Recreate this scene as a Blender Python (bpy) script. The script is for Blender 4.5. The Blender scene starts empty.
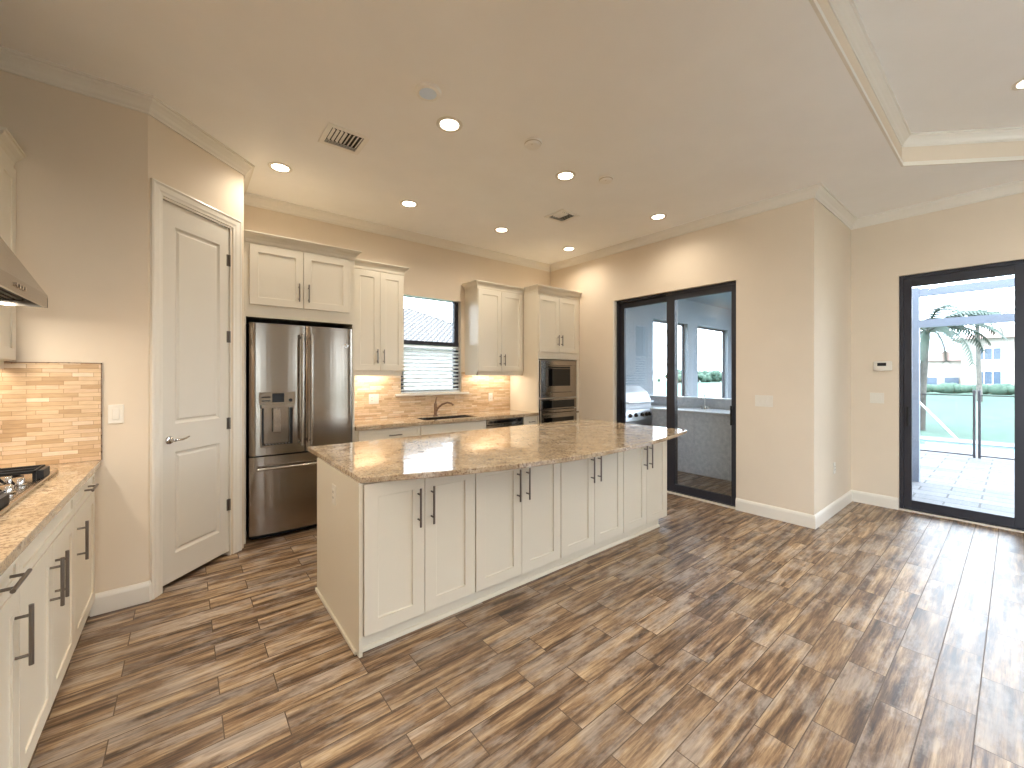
import bpy, bmesh, math, random
from mathutils import Vector, Matrix
from mathutils.geometry import tessellate_polygon
random.seed(7)
R = math.radians
SC = bpy.context.scene
COL = SC.collection

# ------------------------------------------------------------------ camera, world, sun, exposure
cam_d = bpy.data.cameras.new('camera')
cam = bpy.data.objects.new('camera', cam_d); COL.objects.link(cam)
cam.location = (0, 0, 1.42)
cam.rotation_euler = (R(90), 0, R(-38.85))
cam_d.sensor_width = 36.0
cam_d.lens = 36.0 * 407 / 1024
cam_d.shift_y = -9 / 1024
cam_d.clip_start = 0.03
cam_d.clip_end = 500
SC.camera = cam

world = bpy.data.worlds.new('world'); SC.world = world
world.use_nodes = True
wn = world.node_tree.nodes; wl = world.node_tree.links
bg = wn['Background']
bg.inputs['Color'].default_value = (0.74, 0.87, 1.0, 1)
bg.inputs['Strength'].default_value = 6.3

sun_d = bpy.data.lights.new('sun', 'SUN'); sun_d.energy = 2.0; sun_d.angle = R(2); sun_d.color = (1, .96, .9)
sun = bpy.data.objects.new('sun', sun_d); COL.objects.link(sun)
sun.rotation_euler = Vector((.45, .12, -.88)).to_track_quat('-Z', 'Y').to_euler()

SC.view_settings.view_transform = 'Standard'
SC.view_settings.look = 'None'
SC.view_settings.gamma = 1.0
SC.view_settings.use_curve_mapping = False
SC.view_settings.exposure = 1.03
SC.cycles.use_denoising = True
SC.cycles.max_bounces = 10
SC.cycles.diffuse_bounces = 6
SC.cycles.glossy_bounces = 5
SC.cycles.transparent_max_bounces = 16
SC.cycles.sample_clamp_indirect = 6.0
SC.cycles.caustics_reflective = False
SC.cycles.caustics_refractive = False

SPOT_W = 14.0
WARM = (1.0, .91, .78)

# ------------------------------------------------------------------ materials
def lin(c):
    return tuple((x / 12.92 if x <= .04045 else ((x + .055) / 1.055) ** 2.4) for x in [v / 255 for v in c])
def L4(c):
    return (*lin(c), 1)
class NT:
    def __init__(s, name):
        s.m = bpy.data.materials.new(name); s.m.use_nodes = True
        s.t = s.m.node_tree; s.b = s.t.nodes['Principled BSDF']; s.out = s.t.nodes['Material Output']
    def n(s, typ, **kw):
        nd = s.t.nodes.new(typ)
        for k, v in kw.items():
            setattr(nd, k, v)
        return nd
    def l(s, a, b):
        s.t.links.new(a, b)
    def coord(s, scale=(1, 1, 1), loc=(0, 0, 0)):
        tc = s.n('ShaderNodeTexCoord'); mp = s.n('ShaderNodeMapping')
        mp.inputs['Scale'].default_value = scale; mp.inputs['Location'].default_value = loc
        s.l(tc.outputs['Object'], mp.inputs['Vector']); return mp.outputs['Vector']
    def noise(s, vec, scale, detail=4, rough=.55):
        nd = s.n('ShaderNodeTexNoise'); nd.inputs['Scale'].default_value = scale
        nd.inputs['Detail'].default_value = detail; nd.inputs['Roughness'].default_value = rough
        if vec is not None: s.l(vec, nd.inputs['Vector'])
        return nd.outputs['Fac']
    def ramp(s, fac, stops):
        nd = s.n('ShaderNodeValToRGB'); cr = nd.color_ramp
        while len(cr.elements) > 1: cr.elements.remove(cr.elements[-1])
        cr.elements[0].position = stops[0][0]; cr.elements[0].color = stops[0][1]
        for p, c in stops[1:]:
            e = cr.elements.new(p); e.color = c
        s.l(fac, nd.inputs['Fac']); return nd.outputs['Color']
    def mix(s, fac, a, b, mode='MIX'):
        nd = s.n('ShaderNodeMix', data_type='RGBA', blend_type=mode)
        for sock, v in ((nd.inputs['Factor'], fac), (nd.inputs['A'], a), (nd.inputs['B'], b)):
            pass
        fi = nd.inputs[0]; ai = nd.inputs[6]; bi = nd.inputs[7]
        for sock, v in ((fi, fac), (ai, a), (bi, b)):
            if isinstance(v, (int, float)): sock.default_value = v
            elif isinstance(v, tuple): sock.default_value = v
            else: s.l(v, sock)
        return nd.outputs[2]
    def math(s, op, a, b=None):
        nd = s.n('ShaderNodeMath', operation=op)
        for i, v in enumerate((a, b)):
            if v is None: continue
            if isinstance(v, (int, float)): nd.inputs[i].default_value = v
            else: s.l(v, nd.inputs[i])
        return nd.outputs[0]
    def bump(s, h, strength, dist=.01):
        nd = s.n('ShaderNodeBump'); nd.inputs['Strength'].default_value = strength; nd.inputs['Distance'].default_value = dist
        s.l(h, nd.inputs['Height']); s.l(nd.outputs['Normal'], s.b.inputs['Normal'])

def paint(name, c, rough=.5, var=.03, bscale=0, bstr=.0, spec=.4):
    t = NT(name)
    f = t.noise(t.coord(), 3.0, 3)
    a = tuple(x * (1 - var) for x in lin(c)) + (1,); b = tuple(min(1, x * (1 + var)) for x in lin(c)) + (1,)
    t.l(t.ramp(f, [(.3, a), (.7, b)]), t.b.inputs['Base Color'])
    t.b.inputs['Roughness'].default_value = rough
    t.b.inputs['Specular IOR Level'].default_value = spec
    if bscale: t.bump(t.noise(t.coord(), bscale, 3), bstr, .004)
    return t.m
def metal(name, c, rough=.25, streak=None, bstr=.0):
    t = NT(name)
    t.b.inputs['Metallic'].default_value = 1
    t.b.inputs['Base Color'].default_value = L4(c)
    if streak:
        f = t.noise(t.coord(streak), 1.0, 3)
        t.l(t.math('ADD', t.math('MULTIPLY', f, .12), rough - .06), t.b.inputs['Roughness'])
        if bstr: t.bump(t.noise(t.coord(tuple(x * .12 for x in streak)), 1.0, 2), bstr, .01)
    else:
        f = t.noise(t.coord(), 40, 2)
        t.l(t.math('ADD', t.math('MULTIPLY', f, .08), rough - .04), t.b.inputs['Roughness'])
    return t.m
def glass(name, tint=(1, 1, 1), rough=.0, refl=1.0):
    t = NT(name); t.t.nodes.remove(t.b)
    tr = t.n('ShaderNodeBsdfTransparent'); tr.inputs['Color'].default_value = (*tint, 1)
    gl = t.n('ShaderNodeBsdfGlossy'); gl.inputs['Roughness'].default_value = rough
    fr = t.n('ShaderNodeFresnel'); fr.inputs['IOR'].default_value = 1.5
    mx = t.n('ShaderNodeMixShader')
    t.l(t.math('MULTIPLY', fr.outputs[0], refl), mx.inputs[0]); t.l(tr.outputs[0], mx.inputs[1]); t.l(gl.outputs[0], mx.inputs[2])
    t.l(mx.outputs[0], t.out.inputs['Surface']); return t.m
def emit(name, c, s):
    t = NT(name); t.b.inputs['Base Color'].default_value = (*c, 1)
    t.b.inputs['Emission Color'].default_value = (*c, 1); t.b.inputs['Emission Strength'].default_value = s
    return t.m

def wood_floor():
    t = NT('weathered_wood_tile')
    v = t.coord((1, 1, 1), (.23, .035, 0))
    br = t.n('ShaderNodeTexBrick'); t.l(v, br.inputs['Vector'])
    br.offset = .37; br.offset_frequency = 2; br.squash = 1
    for k, x in (('Color1', (0, 0, 0, 1)), ('Color2', (1, 1, 1, 1)), ('Mortar', (.5, .5, .5, 1)), ('Scale', 1.0), ('Mortar Size', .0022),
                 ('Mortar Smooth', .1), ('Bias', 0.0), ('Brick Width', .56), ('Row Height', .141)):
        br.inputs[k].default_value = x
    r = br.outputs['Color']; mort = br.outputs['Fac']
    def sh(k):
        c = t.n('ShaderNodeCombineXYZ'); t.l(t.math('MULTIPLY', r, 37.0 + k), c.inputs[0]); t.l(t.math('MULTIPLY', r, 91.0 + k), c.inputs[1])
        return c.outputs[0]
    def pv(scale, k):
        a = t.n('ShaderNodeVectorMath', operation='MULTIPLY'); t.l(v, a.inputs[0]); a.inputs[1].default_value = scale
        b = t.n('ShaderNodeVectorMath', operation='ADD'); t.l(a.outputs[0], b.inputs[0]); t.l(sh(k), b.inputs[1]); return b.outputs[0]
    n1 = t.noise(pv((1.5, 21, 1), 0), 1.0, 10, .7)
    base = t.ramp(n1, [(.34, L4((44, 31, 22))), (.43, L4((88, 66, 48))), (.50, L4((134, 109, 84))), (.56, L4((166, 142, 114))), (.65, L4((196, 177, 150)))])
    n2 = t.noise(pv((2.6, 6.5, 1), 5), 1.0, 8, .68)
    wash = t.ramp(n2, [(.48, (0, 0, 0, 1)), (.60, (1, 1, 1, 1))])
    c2 = t.mix(t.math('MULTIPLY', wash, .58), base, L4((182, 175, 172)))
    n3 = t.noise(pv((3.2, 8, 1), 11), 1.0, 8, .68)
    dark = t.ramp(n3, [(.55, (0, 0, 0, 1)), (.66, (1, 1, 1, 1))])
    c3 = t.mix(t.math('MULTIPLY', dark, .62), c2, L4((84, 58, 40)))
    n4 = t.noise(pv((7, 95, 1), 3), 1.0, 4, .6)
    grain = t.ramp(n4, [(.34, (.62, .58, .54, 1)), (.56, (1.08, 1.07, 1.06, 1))])
    c4 = t.mix(.8, c3, grain, 'MULTIPLY')
    tone = t.ramp(r, [(0, (.86, .81, .74, 1)), (.5, (1.02, .97, .88, 1)), (1, (1.18, 1.12, 1.0, 1))])
    c5 = t.mix(1.0, c4, tone, 'MULTIPLY')
    c6 = t.mix(mort, c5, L4((92, 74, 58)))
    t.l(c6, t.b.inputs['Base Color'])
    t.l(t.math('ADD', t.math('MULTIPLY', n4, .14), t.math('ADD', t.math('MULTIPLY', mort, .25), .31)), t.b.inputs['Roughness'])
    t.b.inputs['Specular IOR Level'].default_value = .8
    h = t.math('SUBTRACT', t.math('MULTIPLY', n4, .10), mort)
    t.bump(h, .35, .003)
    return t.m
def granite(name='tan_granite'):
    t = NT(name)
    v = t.coord()
    a = t.noise(v, 9, 6, .7); b = t.noise(v, 70, 5, .7); c = t.noise(v, 24, 4, .65)
    base = t.ramp(a, [(.3, L4((160, 140, 112))), (.5, L4((188, 166, 136))), (.7, L4((208, 192, 168)))])
    m1 = t.mix(t.ramp(b, [(.50, (0, 0, 0, 1)), (.66, (1, 1, 1, 1))]), base, L4((112, 82, 58)))
    m2 = t.mix(t.ramp(c, [(.56, (0, 0, 0, 1)), (.70, (1, 1, 1, 1))]), m1, L4((128, 100, 76)))
    vo = t.n('ShaderNodeTexVoronoi'); vo.inputs['Scale'].default_value = 85; t.l(v, vo.inputs['Vector'])
    m3 = t.mix(t.ramp(vo.outputs['Distance'], [(.10, (1, 1, 1, 1)), (.24, (0, 0, 0, 1))]), m2, L4((74, 56, 44)))
    t.l(t.mix(.55, m2, m3), t.b.inputs['Base Color'])
    t.b.inputs['Roughness'].default_value = .06
    t.b.inputs['Specular IOR Level'].default_value = .75
    return t.m
def mosaic():
    t = NT('stacked_stone_mosaic')
    tc = t.n('ShaderNodeTexCoord'); sp = t.n('ShaderNodeSeparateXYZ'); t.l(tc.outputs['Object'], sp.inputs[0])
    cb = t.n('ShaderNodeCombineXYZ'); t.l(t.math('ADD', sp.outputs[0], sp.outputs[1]), cb.inputs[0]); t.l(sp.outputs[2], cb.inputs[1])
    br = t.n('ShaderNodeTexBrick'); t.l(cb.outputs[0], br.inputs['Vector'])
    br.offset = .41; br.offset_frequency = 2; br.squash = .62; br.squash_frequency = 3
    for k, x in (('Color1', (0, 0, 0, 1)), ('Color2', (1, 1, 1, 1)), ('Mortar', (.4, .4, .4, 1)), ('Scale', 1.0), ('Mortar Size', .0009),
                 ('Mortar Smooth', .2), ('Brick Width', .14), ('Row Height', .0235)):
        br.inputs[k].default_value = x
    r = br.outputs['Color']
    col = t.ramp(r, [(0, L4((190, 158, 120))), (.25, L4((210, 180, 142))), (.5, L4((222, 196, 160))), (.75, L4((214, 184, 150))), (1, L4((232, 214, 188)))])
    a = t.n('ShaderNodeVectorMath', operation='MULTIPLY'); t.l(cb.outputs[0], a.inputs[0]); a.inputs[1].default_value = (18, 90, 1)
    n = t.noise(a.outputs[0], 1.0, 4)
    c2 = t.mix(.7, col, t.ramp(n, [(.3, (.82, .78, .74, 1)), (.65, (1.05, 1.04, 1.03, 1))]), 'MULTIPLY')
    c3 = t.mix(br.outputs['Fac'], c2, L4((158, 124, 90)))
    t.l(c3, t.b.inputs['Base Color']); t.b.inputs['Roughness'].default_value = .45
    t.bump(t.math('SUBTRACT', t.math('MULTIPLY', r, .6), br.outputs['Fac']), .5, .003)
    return t.m
def bricks(name, c1, c2, mo, w, h, mort=.006, rough=.7, rot=True):
    t = NT(name); v = t.coord()
    if rot: v.node.inputs['Rotation'].default_value = (0, 0, R(90))
    br = t.n('ShaderNodeTexBrick'); t.l(v, br.inputs['Vector']); br.offset = .5
    for k, x in (('Color1', L4(c1)), ('Color2', L4(c2)), ('Mortar', L4(mo)), ('Scale', 1.0), ('Mortar Size', mort), ('Brick Width', w), ('Row Height', h)):
        br.inputs[k].default_value = x
    t.l(t.mix(.5, br.outputs['Color'], t.ramp(t.noise(v, 8, 4), [(.3, (.8, .8, .8, 1)), (.7, (1, 1, 1, 1))]), 'MULTIPLY'), t.b.inputs['Base Color'])
    t.b.inputs['Roughness'].default_value = rough
    return t.m
def speck(name, c1, c2, scale, rough=.8, bstr=.3):
    t = NT(name); v = t.coord()
    t.l(t.ramp(t.noise(v, scale, 5), [(.35, L4(c1)), (.65, L4(c2))]), t.b.inputs['Base Color'])
    t.b.inputs['Roughness'].default_value = rough
    t.bump(t.noise(v, scale * 2, 4), bstr, .02)
    return t.m
def mesh_net():
    t = NT('fence_netting'); t.t.nodes.remove(t.b)
    tr = t.n('ShaderNodeBsdfTransparent'); df = t.n('ShaderNodeBsdfDiffuse'); df.inputs['Color'].default_value = (.02, .02, .02, 1)
    mx = t.n('ShaderNodeMixShader'); mx.inputs[0].default_value = .22
    t.l(tr.outputs[0], mx.inputs[1]); t.l(df.outputs[0], mx.inputs[2]); t.l(mx.outputs[0], t.out.inputs['Surface']); return t.m

MW = paint('cream_wall_paint', (222, 207, 186), .75, .015, 160, .06, .2)
MCEIL = paint('ceiling_paint', (245, 243, 239), .85, .015, 90, .10, .2)
MTRIM = paint('white_trim_paint', (226, 219, 206), .28, .01)
MCAB = paint('white_cabinet_lacquer', (223, 214, 196), .36, .01)
MGAP = paint('beige_slot_paint', (196, 184, 164), .6, .02)
MDOOR = paint('white_door_paint', (216, 209, 196), .42, .01)
MFLOOR = wood_floor()
MGRAN = granite()
MMOS = mosaic()
MST = metal('brushed_stainless', (174, 166, 156), .19, (3, 3, 160))
MSTF = metal('fridge_stainless', (150, 139, 126), .22, (160, 160, 3), .12)
MNICK = metal('brushed_nickel_pull', (122, 114, 106), .32)
MBRZ = metal('bronze_nickel', (130, 104, 84), .28)
MCHR = metal('polished_chrome', (205, 200, 195), .08)
MBLK = paint('black_plastic', (18, 17, 17), .4, .05)
MIRON = paint('cast_iron', (22, 22, 24), .55, .1, 120, .2)
MFRAME = paint('dark_bronze_aluminium', (46, 46, 53), .38, .06)
MGLASS = glass('clear_pane')
MDARKGL = paint('black_oven_glass', (14, 14, 15), .05, .05, spec=.6)
MPLATE = paint('white_switch_plastic', (226, 219, 206), .35, .01)
MLENS = emit('lit_lamp_lens', (1.0, .88, .70), 8.0)
MUNLIT = paint('daylight_tinted_lens', (222, 234, 250), .3, .01)  # bluish tint puts reflected daylight into the lens colour
MVENT = paint('vent_enamel', (240, 236, 228), .45, .02)
MDUCT = paint('duct_dark', (44, 42, 40), .8, .1)
def blind_mat():
    t = NT('white_blind_slat'); t.b.inputs['Base Color'].default_value = (.9, .9, .89, 1); t.b.inputs['Roughness'].default_value = .5
    tl_ = t.n('ShaderNodeBsdfTranslucent'); tl_.inputs['Color'].default_value = (.9, .92, .92, 1)
    mx = t.n('ShaderNodeMixShader'); mx.inputs[0].default_value = .5
    t.l(t.b.outputs[0], mx.inputs[1]); t.l(tl_.outputs[0], mx.inputs[2]); t.l(mx.outputs[0], t.out.inputs['Surface']); return t.m
MBLIND = blind_mat()
MSTUC = speck('grey_stucco', (112, 119, 125), (138, 143, 148), 40, .9, .4)
MLTILE = speck('grey_stone_counter', (188, 194, 202), (210, 214, 220), 20, .6, .1)
MLTOP = paint('pale_stone_ledge', (205, 208, 210), .4, .03)
MPAV = bricks('grey_paver', (82, 83, 86), (102, 102, 104), (40, 40, 42), .52, .24, .009)
MALU = paint('white_cage_aluminium', (108, 118, 134), .4, .02)
MGRASS = speck('lawn_grass', (54, 84, 70), (74, 102, 88), 3, .9, .5)
MHEDGE = speck('hedge_leaf', (44, 66, 56), (66, 88, 74), 6, .9, .8)
MPALM = speck('palm_frond', (26, 46, 38), (44, 66, 54), 9, .6, .2)
MTRUNK = speck('palm_trunk', (70, 68, 64), (96, 92, 86), 9, .9, .6)
MHOUSE = paint('house_stucco', (160, 152, 144), .9, .03)
MTILE = speck('terracotta_roof', (132, 104, 98), (150, 122, 114), 6, .85, .3)
MGREYTILE = speck('pale_roof_tile', (84, 82, 81), (100, 97, 95), 14, .85, .2)
MHWIN = paint('house_window_glass', (70, 84, 100), .1, .1)
MWATER = paint('pool_water', (126, 190, 205), .06, .05)
MCOPE = paint('pale_coping', (128, 129, 130), .7, .03)
MNET = mesh_net()
MGRILL = metal('satin_grill_steel', (206, 208, 212), .42); MGRILL.node_tree.nodes['Principled BSDF'].inputs['Metallic'].default_value = .55
MTERR = paint('daylight_bounce_concrete', (236, 233, 226), .8, .04)  # very pale so the added terrace reflects daylight indoors

# ------------------------------------------------------------------ mesh helpers
class MB:
    def __init__(s): s.bm = bmesh.new()
    def box(s, x0, x1, y0, y1, z0, z1, bev=0.0, mat=None):
        r = bmesh.ops.create_cube(s.bm, size=1.0); vs = r['verts']
        for v in vs:
            v.co = Vector(((x0 + x1) / 2 + v.co.x * (x1 - x0), (y0 + y1) / 2 + v.co.y * (y1 - y0), (z0 + z1) / 2 + v.co.z * (z1 - z0)))
        out = set(vs)
        if bev:
            es = list({e for v in vs for e in v.link_edges})
            rr = bmesh.ops.bevel(s.bm, geom=es, offset=bev, segments=2, affect='EDGES', profile=.5, clamp_overlap=True)
            out = {v for v in rr['verts']} | {v for v in vs if v.is_valid}
        if mat is not None:
            for v in out: v.co = mat @ v.co
        return s
    def shaker(s, x0, x1, z0, z1, y=0.0, t=.02, rail=.062, rec=.008):
        w = rail; o = []
        def q(a, b): return [(a, c, d) for c, d in b]
        f0 = [(x0, z0), (x1, z0), (x1, z1), (x0, z1)]
        f1 = [(x0 + w, z0 + w), (x1 - w, z0 + w), (x1 - w, z1 - w), (x0 + w, z1 - w)]
        k = .006
        f2 = [(x0 + w + k, z0 + w + k), (x1 - w - k, z0 + w + k), (x1 - w - k, z1 - w - k), (x0 + w + k, z1 - w - k)]
        e = .0015
        fo = [(x0 + e, z0 + e), (x1 - e, z0 + e), (x1 - e, z1 - e), (x0 + e, z1 - e)]
        V = lambda pts, yy: [s.bm.verts.new((a, yy, b)) for a, b in pts]
        vb = V(f0, y + t); vm = V(f0, y + e); va = V(fo, y); v1 = V(f1, y); v2 = V(f1, y + rec * .75); v3 = V(f2, y + rec)
        def ring(a, b):
            for i in range(4):
                j = (i + 1) % 4
                s.bm.faces.new((a[i], a[j], b[j], b[i]))
        ring(vb, vm); ring(vm, va); ring(va, v1); ring(v1, v2); ring(v2, v3)
        s.bm.faces.new(v3); s.bm.faces.new(list(reversed(vb)))
        return s
    def cyl(s, p0, p1, r, n=14, r2=None):
        return s.tube([p0, p1], [r, r if r2 is None else r2], n)
    def tube(s, pts, r, n=10, cap=True):
        pts = [Vector(p) for p in pts]
        rs = r if isinstance(r, (list, tuple)) else [r] * len(pts)
        rings = []; nrm = None
        for i, p in enumerate(pts):
            d = (pts[min(i + 1, len(pts) - 1)] - pts[max(i - 1, 0)]).normalized()
            if nrm is None:
                nrm = d.orthogonal().normalized()
            else:
                nrm = (nrm - d * nrm.dot(d)).normalized()
            b = d.cross(nrm)
            rings.append([s.bm.verts.new(p + (nrm * math.cos(2 * math.pi * k / n) + b * math.sin(2 * math.pi * k / n)) * rs[i]) for k in range(n)])
        for a, b in zip(rings, rings[1:]):
            for k in range(n):
                s.bm.faces.new((a[k], a[(k + 1) % n], b[(k + 1) % n], b[k]))
        if cap:
            s.bm.faces.new(list(reversed(rings[0]))); s.bm.faces.new(rings[-1])
        return s
    def lathe(s, prof, c=(0, 0, 0), n=28, mat=None):
        rings = []
        for r, z in prof:
            if r < 1e-6:
                rings.append([s.bm.verts.new((c[0], c[1], c[2] + z))])
            else:
                rings.append([s.bm.verts.new((c[0] + r * math.cos(2 * math.pi * k / n), c[1] + r * math.sin(2 * math.pi * k / n), c[2] + z)) for k in range(n)])
        if mat is not None:
            for rg in rings:
                for v in rg: v.co = mat @ v.co
        for a, b in zip(rings, rings[1:]):
            for k in range(n):
                j = (k + 1) % n
                if len(a) == 1: s.bm.faces.new((a[0], b[j], b[k]))
                elif len(b) == 1: s.bm.faces.new((a[k], a[j], b[0]))
                else: s.bm.faces.new((a[k], a[j], b[j], b[k]))
        return s
    def prism(s, poly, z0, z1, holes=(), bev=0):
        loops = [poly] + list(holes)
        pts = [p for lp in loops for p in lp]
        tris = tessellate_polygon([[Vector((x, y, 0)) for x, y in lp] for lp in loops])
        lo = [s.bm.verts.new((x, y, z0)) for x, y in pts]; hi = [s.bm.verts.new((x, y, z1)) for x, y in pts]
        for a, b, c in tris:
            s.bm.faces.new((lo[a], lo[b], lo[c])); s.bm.faces.new((hi[c], hi[b], hi[a]))
        o = 0
        for lp in loops:
            n = len(lp)
            for i in range(n):
                j = (i + 1) % n
                s.bm.faces.new((lo[o + i], lo[o + j], hi[o + j], hi[o + i]))
            o += n
        return s
    def poly(s, pts):
        s.bm.faces.new([s.bm.verts.new(p) for p in pts]); return s
    def sweep(s, path, prof, closed=False, side=-1, cap=True):
        """prof: (out, z) swept along a 2-D path; 'out' points to the right of travel when side=-1"""
        P = [Vector(p) for p in path]; n = len(P); rings = []
        for i in range(n):
            def nn(a, b):
                d = (b - a).normalized(); return Vector((d.y, -d.x)) * (1 if side == -1 else -1)
            if closed or 0 < i < n - 1:
                a = nn(P[i - 1], P[i]); b = nn(P[i], P[(i + 1) % n]); m = (a + b); m = m / max(1e-6, (1 + a.dot(b)))
            elif i == 0: m = nn(P[0], P[1])
            else: m = nn(P[-2], P[-1])
            rings.append([s.bm.verts.new((P[i].x + m.x * o, P[i].y + m.y * o, z)) for o, z in prof])
        k = len(prof)
        pairs = list(zip(range(n), range(1, n))) + ([(n - 1, 0)] if closed else [])
        for a, b in pairs:
            for j in range(k):
                j2 = (j + 1) % k
                s.bm.faces.new((rings[a][j], rings[a][j2], rings[b][j2], rings[b][j]))
        if cap and not closed:
            s.bm.faces.new(list(reversed(rings[0]))); s.bm.faces.new(rings[-1])
        return s
    def build(s, name, mat, parent=None, loc=None, smooth=False, off=None):
        if smooth != 'net': bmesh.ops.recalc_face_normals(s.bm, faces=s.bm.faces[:])
        if off is not None:
            bmesh.ops.translate(s.bm, verts=s.bm.verts[:], vec=-Vector(off))
        me = bpy.data.meshes.new(name); s.bm.to_mesh(me); s.bm.free()
        me.materials.append(mat)
        if smooth:
            me.polygons.foreach_set('use_smooth', [True] * len(me.polygons))
            me.set_sharp_from_angle(angle=R(38))
        o = bpy.data.objects.new(name, me); COL.objects.link(o)
        if parent is not None: o.parent = parent
        if off is not None: o.location = off
        if loc is not None: o.location = loc
        return o
def tag(o, label, cat, group=None, kind=None):
    o['label'] = label; o['category'] = cat
    if group: o['group'] = group
    if kind: o['kind'] = kind
    return o
def thing(name, label, cat, loc=(0, 0, 0), rz=0, group=None, kind=None):
    o = bpy.data.objects.new(name, None); COL.objects.link(o)
    o.empty_display_size = .1; o.location = loc; o.rotation_euler = (0, 0, rz)
    return tag(o, label, cat, group, kind)
def struct(o, label=None, cat=None):
    o['kind'] = 'structure'
    if label: o['label'] = label
    if cat: o['category'] = cat
    return o
def copy_tree(o, parent=None):
    c = o.copy(); COL.objects.link(c)
    if parent is not None: c.parent = parent
    for ch in [x for x in o.children]: copy_tree(ch, c)
    return c
def lamp(name, typ, loc, energy, color, parent=None, rot=(0, 0, 0), **kw):
    d = bpy.data.lights.new(name, typ); d.energy = energy; d.color = color
    for k, v in kw.items(): setattr(d, k, v)
    o = bpy.data.objects.new(name, d); COL.objects.link(o); o.location = loc; o.rotation_euler = rot
    if parent is not None: o.parent = parent
    return o

# ------------------------------------------------------------------ room dimensions
XL, YE, YB, XS, YN, XR, YR, H = -1.05, 3.43, 4.66, 4.537, 1.18, 5.87, -5.6, 3.15
PA = Vector((-.178, 3.43)); PB = Vector((.381, 3.989))
WT = .16

# floor
m = MB(); m.box(XL - WT, XR + .12, YR - WT, YB + WT, -.12, 0)
struct(m.build('floor', MFLOOR), 'weathered wood-look plank tile floor of the open kitchen', 'floor')
# ceiling with tray recess
tray = [(4.64, .605), (5.6, -.355), (5.6, -3.0), (4.64, -3.96), (1.2, -3.96), (.64, -3.4), (.64, .045), (1.2, .605)]
outer = [(XL - WT, YR - WT), (XR + .2, YR - WT), (XR + .2, YB + WT), (XL - WT, YB + WT)]
m = MB(); m.prism(outer, H, H + .24, holes=[list(reversed(tray))])
m.prism([(x, y) for x, y in [(.4, .8), (.4, -4.2), (5.8, -4.2), (5.8, .8)]], H + .24, H + .34)
struct(m.build('ceiling', MCEIL), 'smooth beige ceiling with a stepped tray recess', 'ceiling')
# tray crown
CROWN = [(0, -.09), (.010, -.09), (.012, -.078), (.022, -.066), (.030, -.050), (.048, -.030), (.058, -.022), (.062, -.012), (.074, -.010), (.076, 0), (0, 0)]
m = MB(); tz = H + .24
m.sweep(tray, [(o * .85, tz + z * .9) for o, z in CROWN], closed=True, side=-1)
m.sweep(tray, [(.0, H + .0), (.014, H + .0), (.014, H + .03), (.006, H + .036), (0, H + .036)], closed=True, side=-1)
struct(m.build('trim_1', MTRIM), 'white crown moulding lining the ceiling tray', 'moulding')
m = MB(); m.sweep(tray, [(.0005, H + .0365), (.004, H + .0365), (.004, H + .165), (.0005, H + .165)], closed=True, side=-1)
struct(m.build('wall_tray', MW), 'cream riser band inside the ceiling tray', 'wall')
# room crown
loop = [(XL, YR), (XL, YE), PA[:], PB[:], (PB.x, YB), (XS, YB), (XS, YN), (XR, YN), (XR, YR)]
m = MB(); m.sweep(loop, [(o, H + z) for o, z in CROWN], closed=True, side=-1)
struct(m.build('trim_2', MTRIM), 'white crown moulding where the kitchen walls meet the ceiling', 'moulding')

# walls
def wall(name, build, label):
    mm = MB(); build(mm); return struct(mm.build(name, MW), label, 'wall')
ly0, ly1 = -4.8, -.5
wall('wall_left', lambda m: m.box(XL - WT, XL, ly1, YE, 0, H).box(XL - WT, XL, YR - WT, ly0, 0, H).box(XL - WT, XL, ly0, ly1, 2.6, H), 'cream left wall behind the cooktop counter')
wall('wall_pantry', lambda m: m.prism([(XL - WT, YE), PA[:], (PA.x + .0665, PA.y + .0665), (PA.x + .0665 - .08, PA.y + .0665 + .08), (PA.x - .04, YE + .11), (XL - WT, YE + .11)], 0, H)
     .prism([(PA.x + .468, PA.y + .468), PB[:], (PB.x, YB + WT), (PB.x - .11, YB + WT), (PB.x - .11, PB.y + .03), (PA.x + .468 - .08, PA.y + .468 + .08)], 0, H)
     .box(XL - WT, XL, YE + .11, YB + WT, 0, H).box(XL, PB.x - .11, YB, YB + WT, 0, H)
     .prism([(PA.x + .0665, PA.y + .0665), (PA.x + .468, PA.y + .468), (PA.x + .388, PA.y + .548), (PA.x - .0135, PA.y + .1465)], 2.59, H),
     'cream pantry corner wall with an angled door face')
wx0, wx1, wz0, wz1 = 2.03, 2.88, 1.193, 2.40
wall('wall_back', lambda m: m.box(PB.x, wx0, YB, YB + WT, 0, H).box(wx1, XS + WT, YB, YB + WT, 0, H).box(wx0, wx1, YB, YB + WT, 0, wz0).box(wx0, wx1, YB, YB + WT, wz1, H),
     'cream back wall above the sink counter')
sy0, sy1, sz1 = 1.862, 3.45, 2.425
wall('wall_lanai', lambda m: m.box(XS, XS + WT, sy1, YB, 0, H).box(XS, XS + WT, YN + .12, sy0, 0, H).box(XS, XS + WT, sy0, sy1, sz1, H),
     'cream wall holding the two-panel sliding door')
wall('wall_nook', lambda m: m.box(XS, XR + .16, YN, YN + .12, 0, H), 'cream short return wall beside the right patio door')
dy0, dy1, dz1 = -2.51, .785, 2.465
wall('wall_right', lambda m: m.box(XR, XR + .16, dy1, YN, 0, H).box(XR, XR + .16, YR - WT, dy0, 0, H).box(XR, XR + .16, dy0, dy1, dz1, H),
     'cream right wall holding the wide patio door')
rx0, rx1, rz1 = 4.2, 5.7, 2.6
rxa, rxb = -.85, .3
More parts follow.
